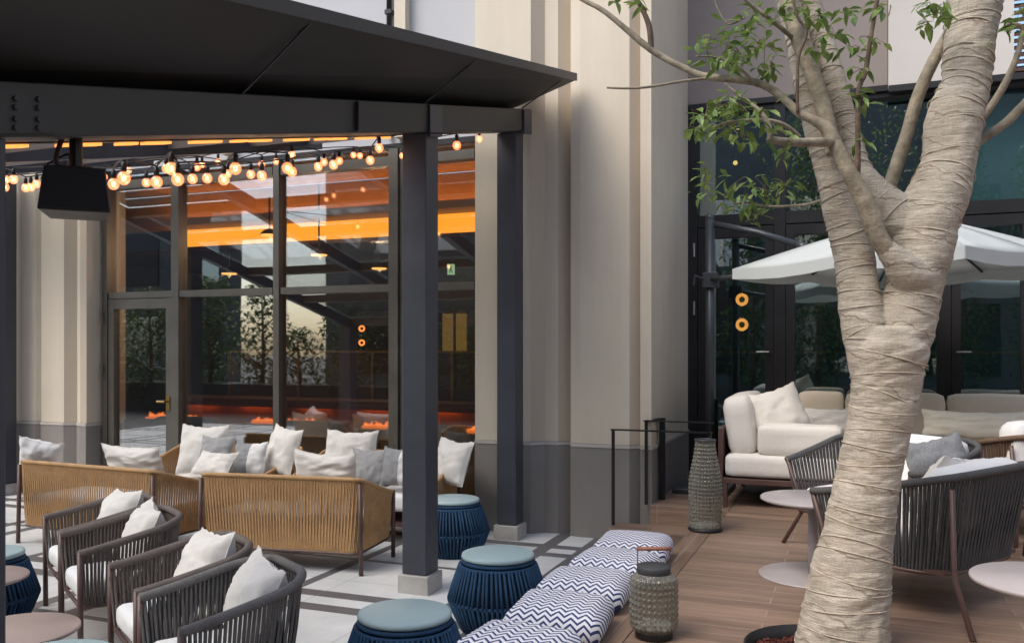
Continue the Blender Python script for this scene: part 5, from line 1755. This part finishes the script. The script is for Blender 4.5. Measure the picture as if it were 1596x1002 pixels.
# ------------------------------------------------------------------ the courtyard behind the viewer (seen in the glass)
def facade(name, x0, x1, y0, y1, h, mat, label, face_y, n, floors):
    root = empty(name, ((x0 + x1) / 2, (y0 + y1) / 2, 0), 0, label, 'building')
    mb = MB(); mb.box((x0, y0, 0), (x1, y1, h)); put(mb, 'wall', mat, root)
    for f in range(floors):
        for k in range(n):
            cx_ = x0 + (x1 - x0) * (k + .5) / n
            w = (x1 - x0) / n * .32
            z0 = 0.9 + f * 3.3
            mb = MB(); mb.box((cx_ - w, face_y, z0), (cx_ + w, face_y + .05, z0 + 2.0)); put(mb, 'window', M['glass_up'] if (k + f) % 3 else M['frame_black'], root)
    return root
facade('courtyard_building', -16.0, 11, -13, -9, 10.0, M['concrete'], 'dull taupe building across the courtyard, seen only in the glass', -9.05 + 0.05, 8, 2)
facade('courtyard_building', -34, -22.2, -12.6, -12, 7.0, M['concrete'], 'second taupe building across the courtyard, seen only in the glass', -12.0, 4, 2)
facade('courtyard_building', -26, -20, 4, 12, 9.0, M['concrete'], 'side building beyond the pavilion, seen only in the glass', 12.0, 2, 2)
facade('courtyard_building', 11, 15, -9, 12, 9.0, M['panel_light'], 'side building right of the deck, seen only in the glass', 12.0, 2, 2)
rt = random.Random(31)
def hedge_tree(x, y, h, r, label, zb=0.6):
    root = empty('courtyard_tree', (x, y, 0), 0, label, 'tree', 'trees across the courtyard')
    mb = MB(); mb.tube([(0, 0, 0), (0.05, 0.03, h * .4), (0.0, 0.06, h * .85)], [0.07, 0.05, 0.02], 8)
    for k in range(7):
        a = rt.uniform(0, 2 * PI); z = h * rt.uniform(.3, .75)
        mb.tube([(0.03, 0.02, z), (r * .6 * math.cos(a), r * .6 * math.sin(a), z + h * .15)], [0.025, 0.008], 6)
    mb.build('trunk', M['bark_dark'], root, True)
    mb = MB()
    for k in range(int(1500 * r * h / 3)):
        a = rt.uniform(0, 2 * PI)
        zz = rt.uniform(zb, h)
        env = r * (0.55 + 0.45 * math.sin((zz - zb) / (h - zb) * PI)) * (0.75 + 0.35 * noise.noise(Vector((math.cos(a) * 2 + x, math.sin(a) * 2, zz * 1.3))))
        rr_ = env * math.sqrt(rt.random())
        q = Vector((rr_ * math.cos(a), rr_ * math.sin(a), zz))
        d = Vector((rt.uniform(-1, 1), rt.uniform(-1, 1), rt.uniform(-.8, .5)))
        leaf(mb, q, d, Vector((0, 0, 1)), rt.uniform(0.10, 0.19), rt.uniform(0.05, 0.09))
    mb.build('crown', M['leaf_dark'], root)
for k in range(17):
    x = -19.5 + 1.55 * k
    h = 2.7 + 0.9 * abs(math.sin(k * 2.4)) + (0.9 if k in (12, 14, 15) else 0)
    if -14.6 < x < -12.2:
        h = 2.2
    if x > -3:
        h += 2.2 + 0.6 * math.sin(k * 3.3)
    hedge_tree(x, -3.9 + 0.4 * math.sin(k * 1.7), h, 1.05, 'dark leafy tree across the courtyard, seen only in the glass', 0.25)
pb = empty('planter_box', (-7.5, -3.3, 0), 0, 'long dark planter box across the courtyard, seen only in the glass', 'planter')
mb = MB(); mb.box((-13.5, -0.9, 0), (13.5, 0.2, 0.75)); mb.build('box', M['planter'], pb)

# ------------------------------------------------------------------ light, sky, camera
w = bpy.data.worlds.new('World')
sc.world = w
w.use_nodes = True
nt = w.node_tree
bg = nt.nodes['Background']
sky = nt.nodes.new('ShaderNodeTexSky')
sky.sky_type = 'NISHITA'
sky.sun_disc = False
SUN_EL, SUN_AZ = R(52), R(215)
sky.sun_elevation = SUN_EL
sky.sun_rotation = SUN_AZ
sky.air_density = 1.0
sky.dust_density = 2.5
sky.ozone_density = 1.0
nt.links.new(sky.outputs[0], bg.inputs[0])
bg.inputs[1].default_value = 0.15
sun = bpy.data.lights.new('sun', 'SUN')
sun.energy = 1.2
sun.angle = R(40)
sun.color = (1.0, 0.93, 0.83)
so = bpy.data.objects.new('sun', sun)
COL.objects.link(so)
dirv = Vector((math.sin(SUN_AZ) * math.cos(SUN_EL), math.cos(SUN_AZ) * math.cos(SUN_EL), math.sin(SUN_EL)))
so.rotation_euler = (-dirv).to_track_quat('-Z', 'Y').to_euler()
so.location = (0, 0, 20)

cam = bpy.data.cameras.new('camera')
cam.sensor_width = 36
cam.lens = FPX / 1596 * 36
cam.shift_y = (HY - 501) / 1596
cam.clip_start = 0.05
cam.clip_end = 600
co = bpy.data.objects.new('camera', cam)
COL.objects.link(co)
co.location = (0, 0, EYE)
co.rotation_euler = (R(90), 0, TH)
sc.camera = co

sc.view_settings.view_transform = 'Standard'
sc.view_settings.look = 'None'
sc.view_settings.gamma = 1
sc.view_settings.exposure = 1.02
sc.render.engine = 'CYCLES'
sc.cycles.use_denoising = True
sc.cycles.max_bounces = 8
sc.cycles.transparent_max_bounces = 16
sc.cycles.glossy_bounces = 4
sc.cycles.sample_clamp_indirect = 6.0
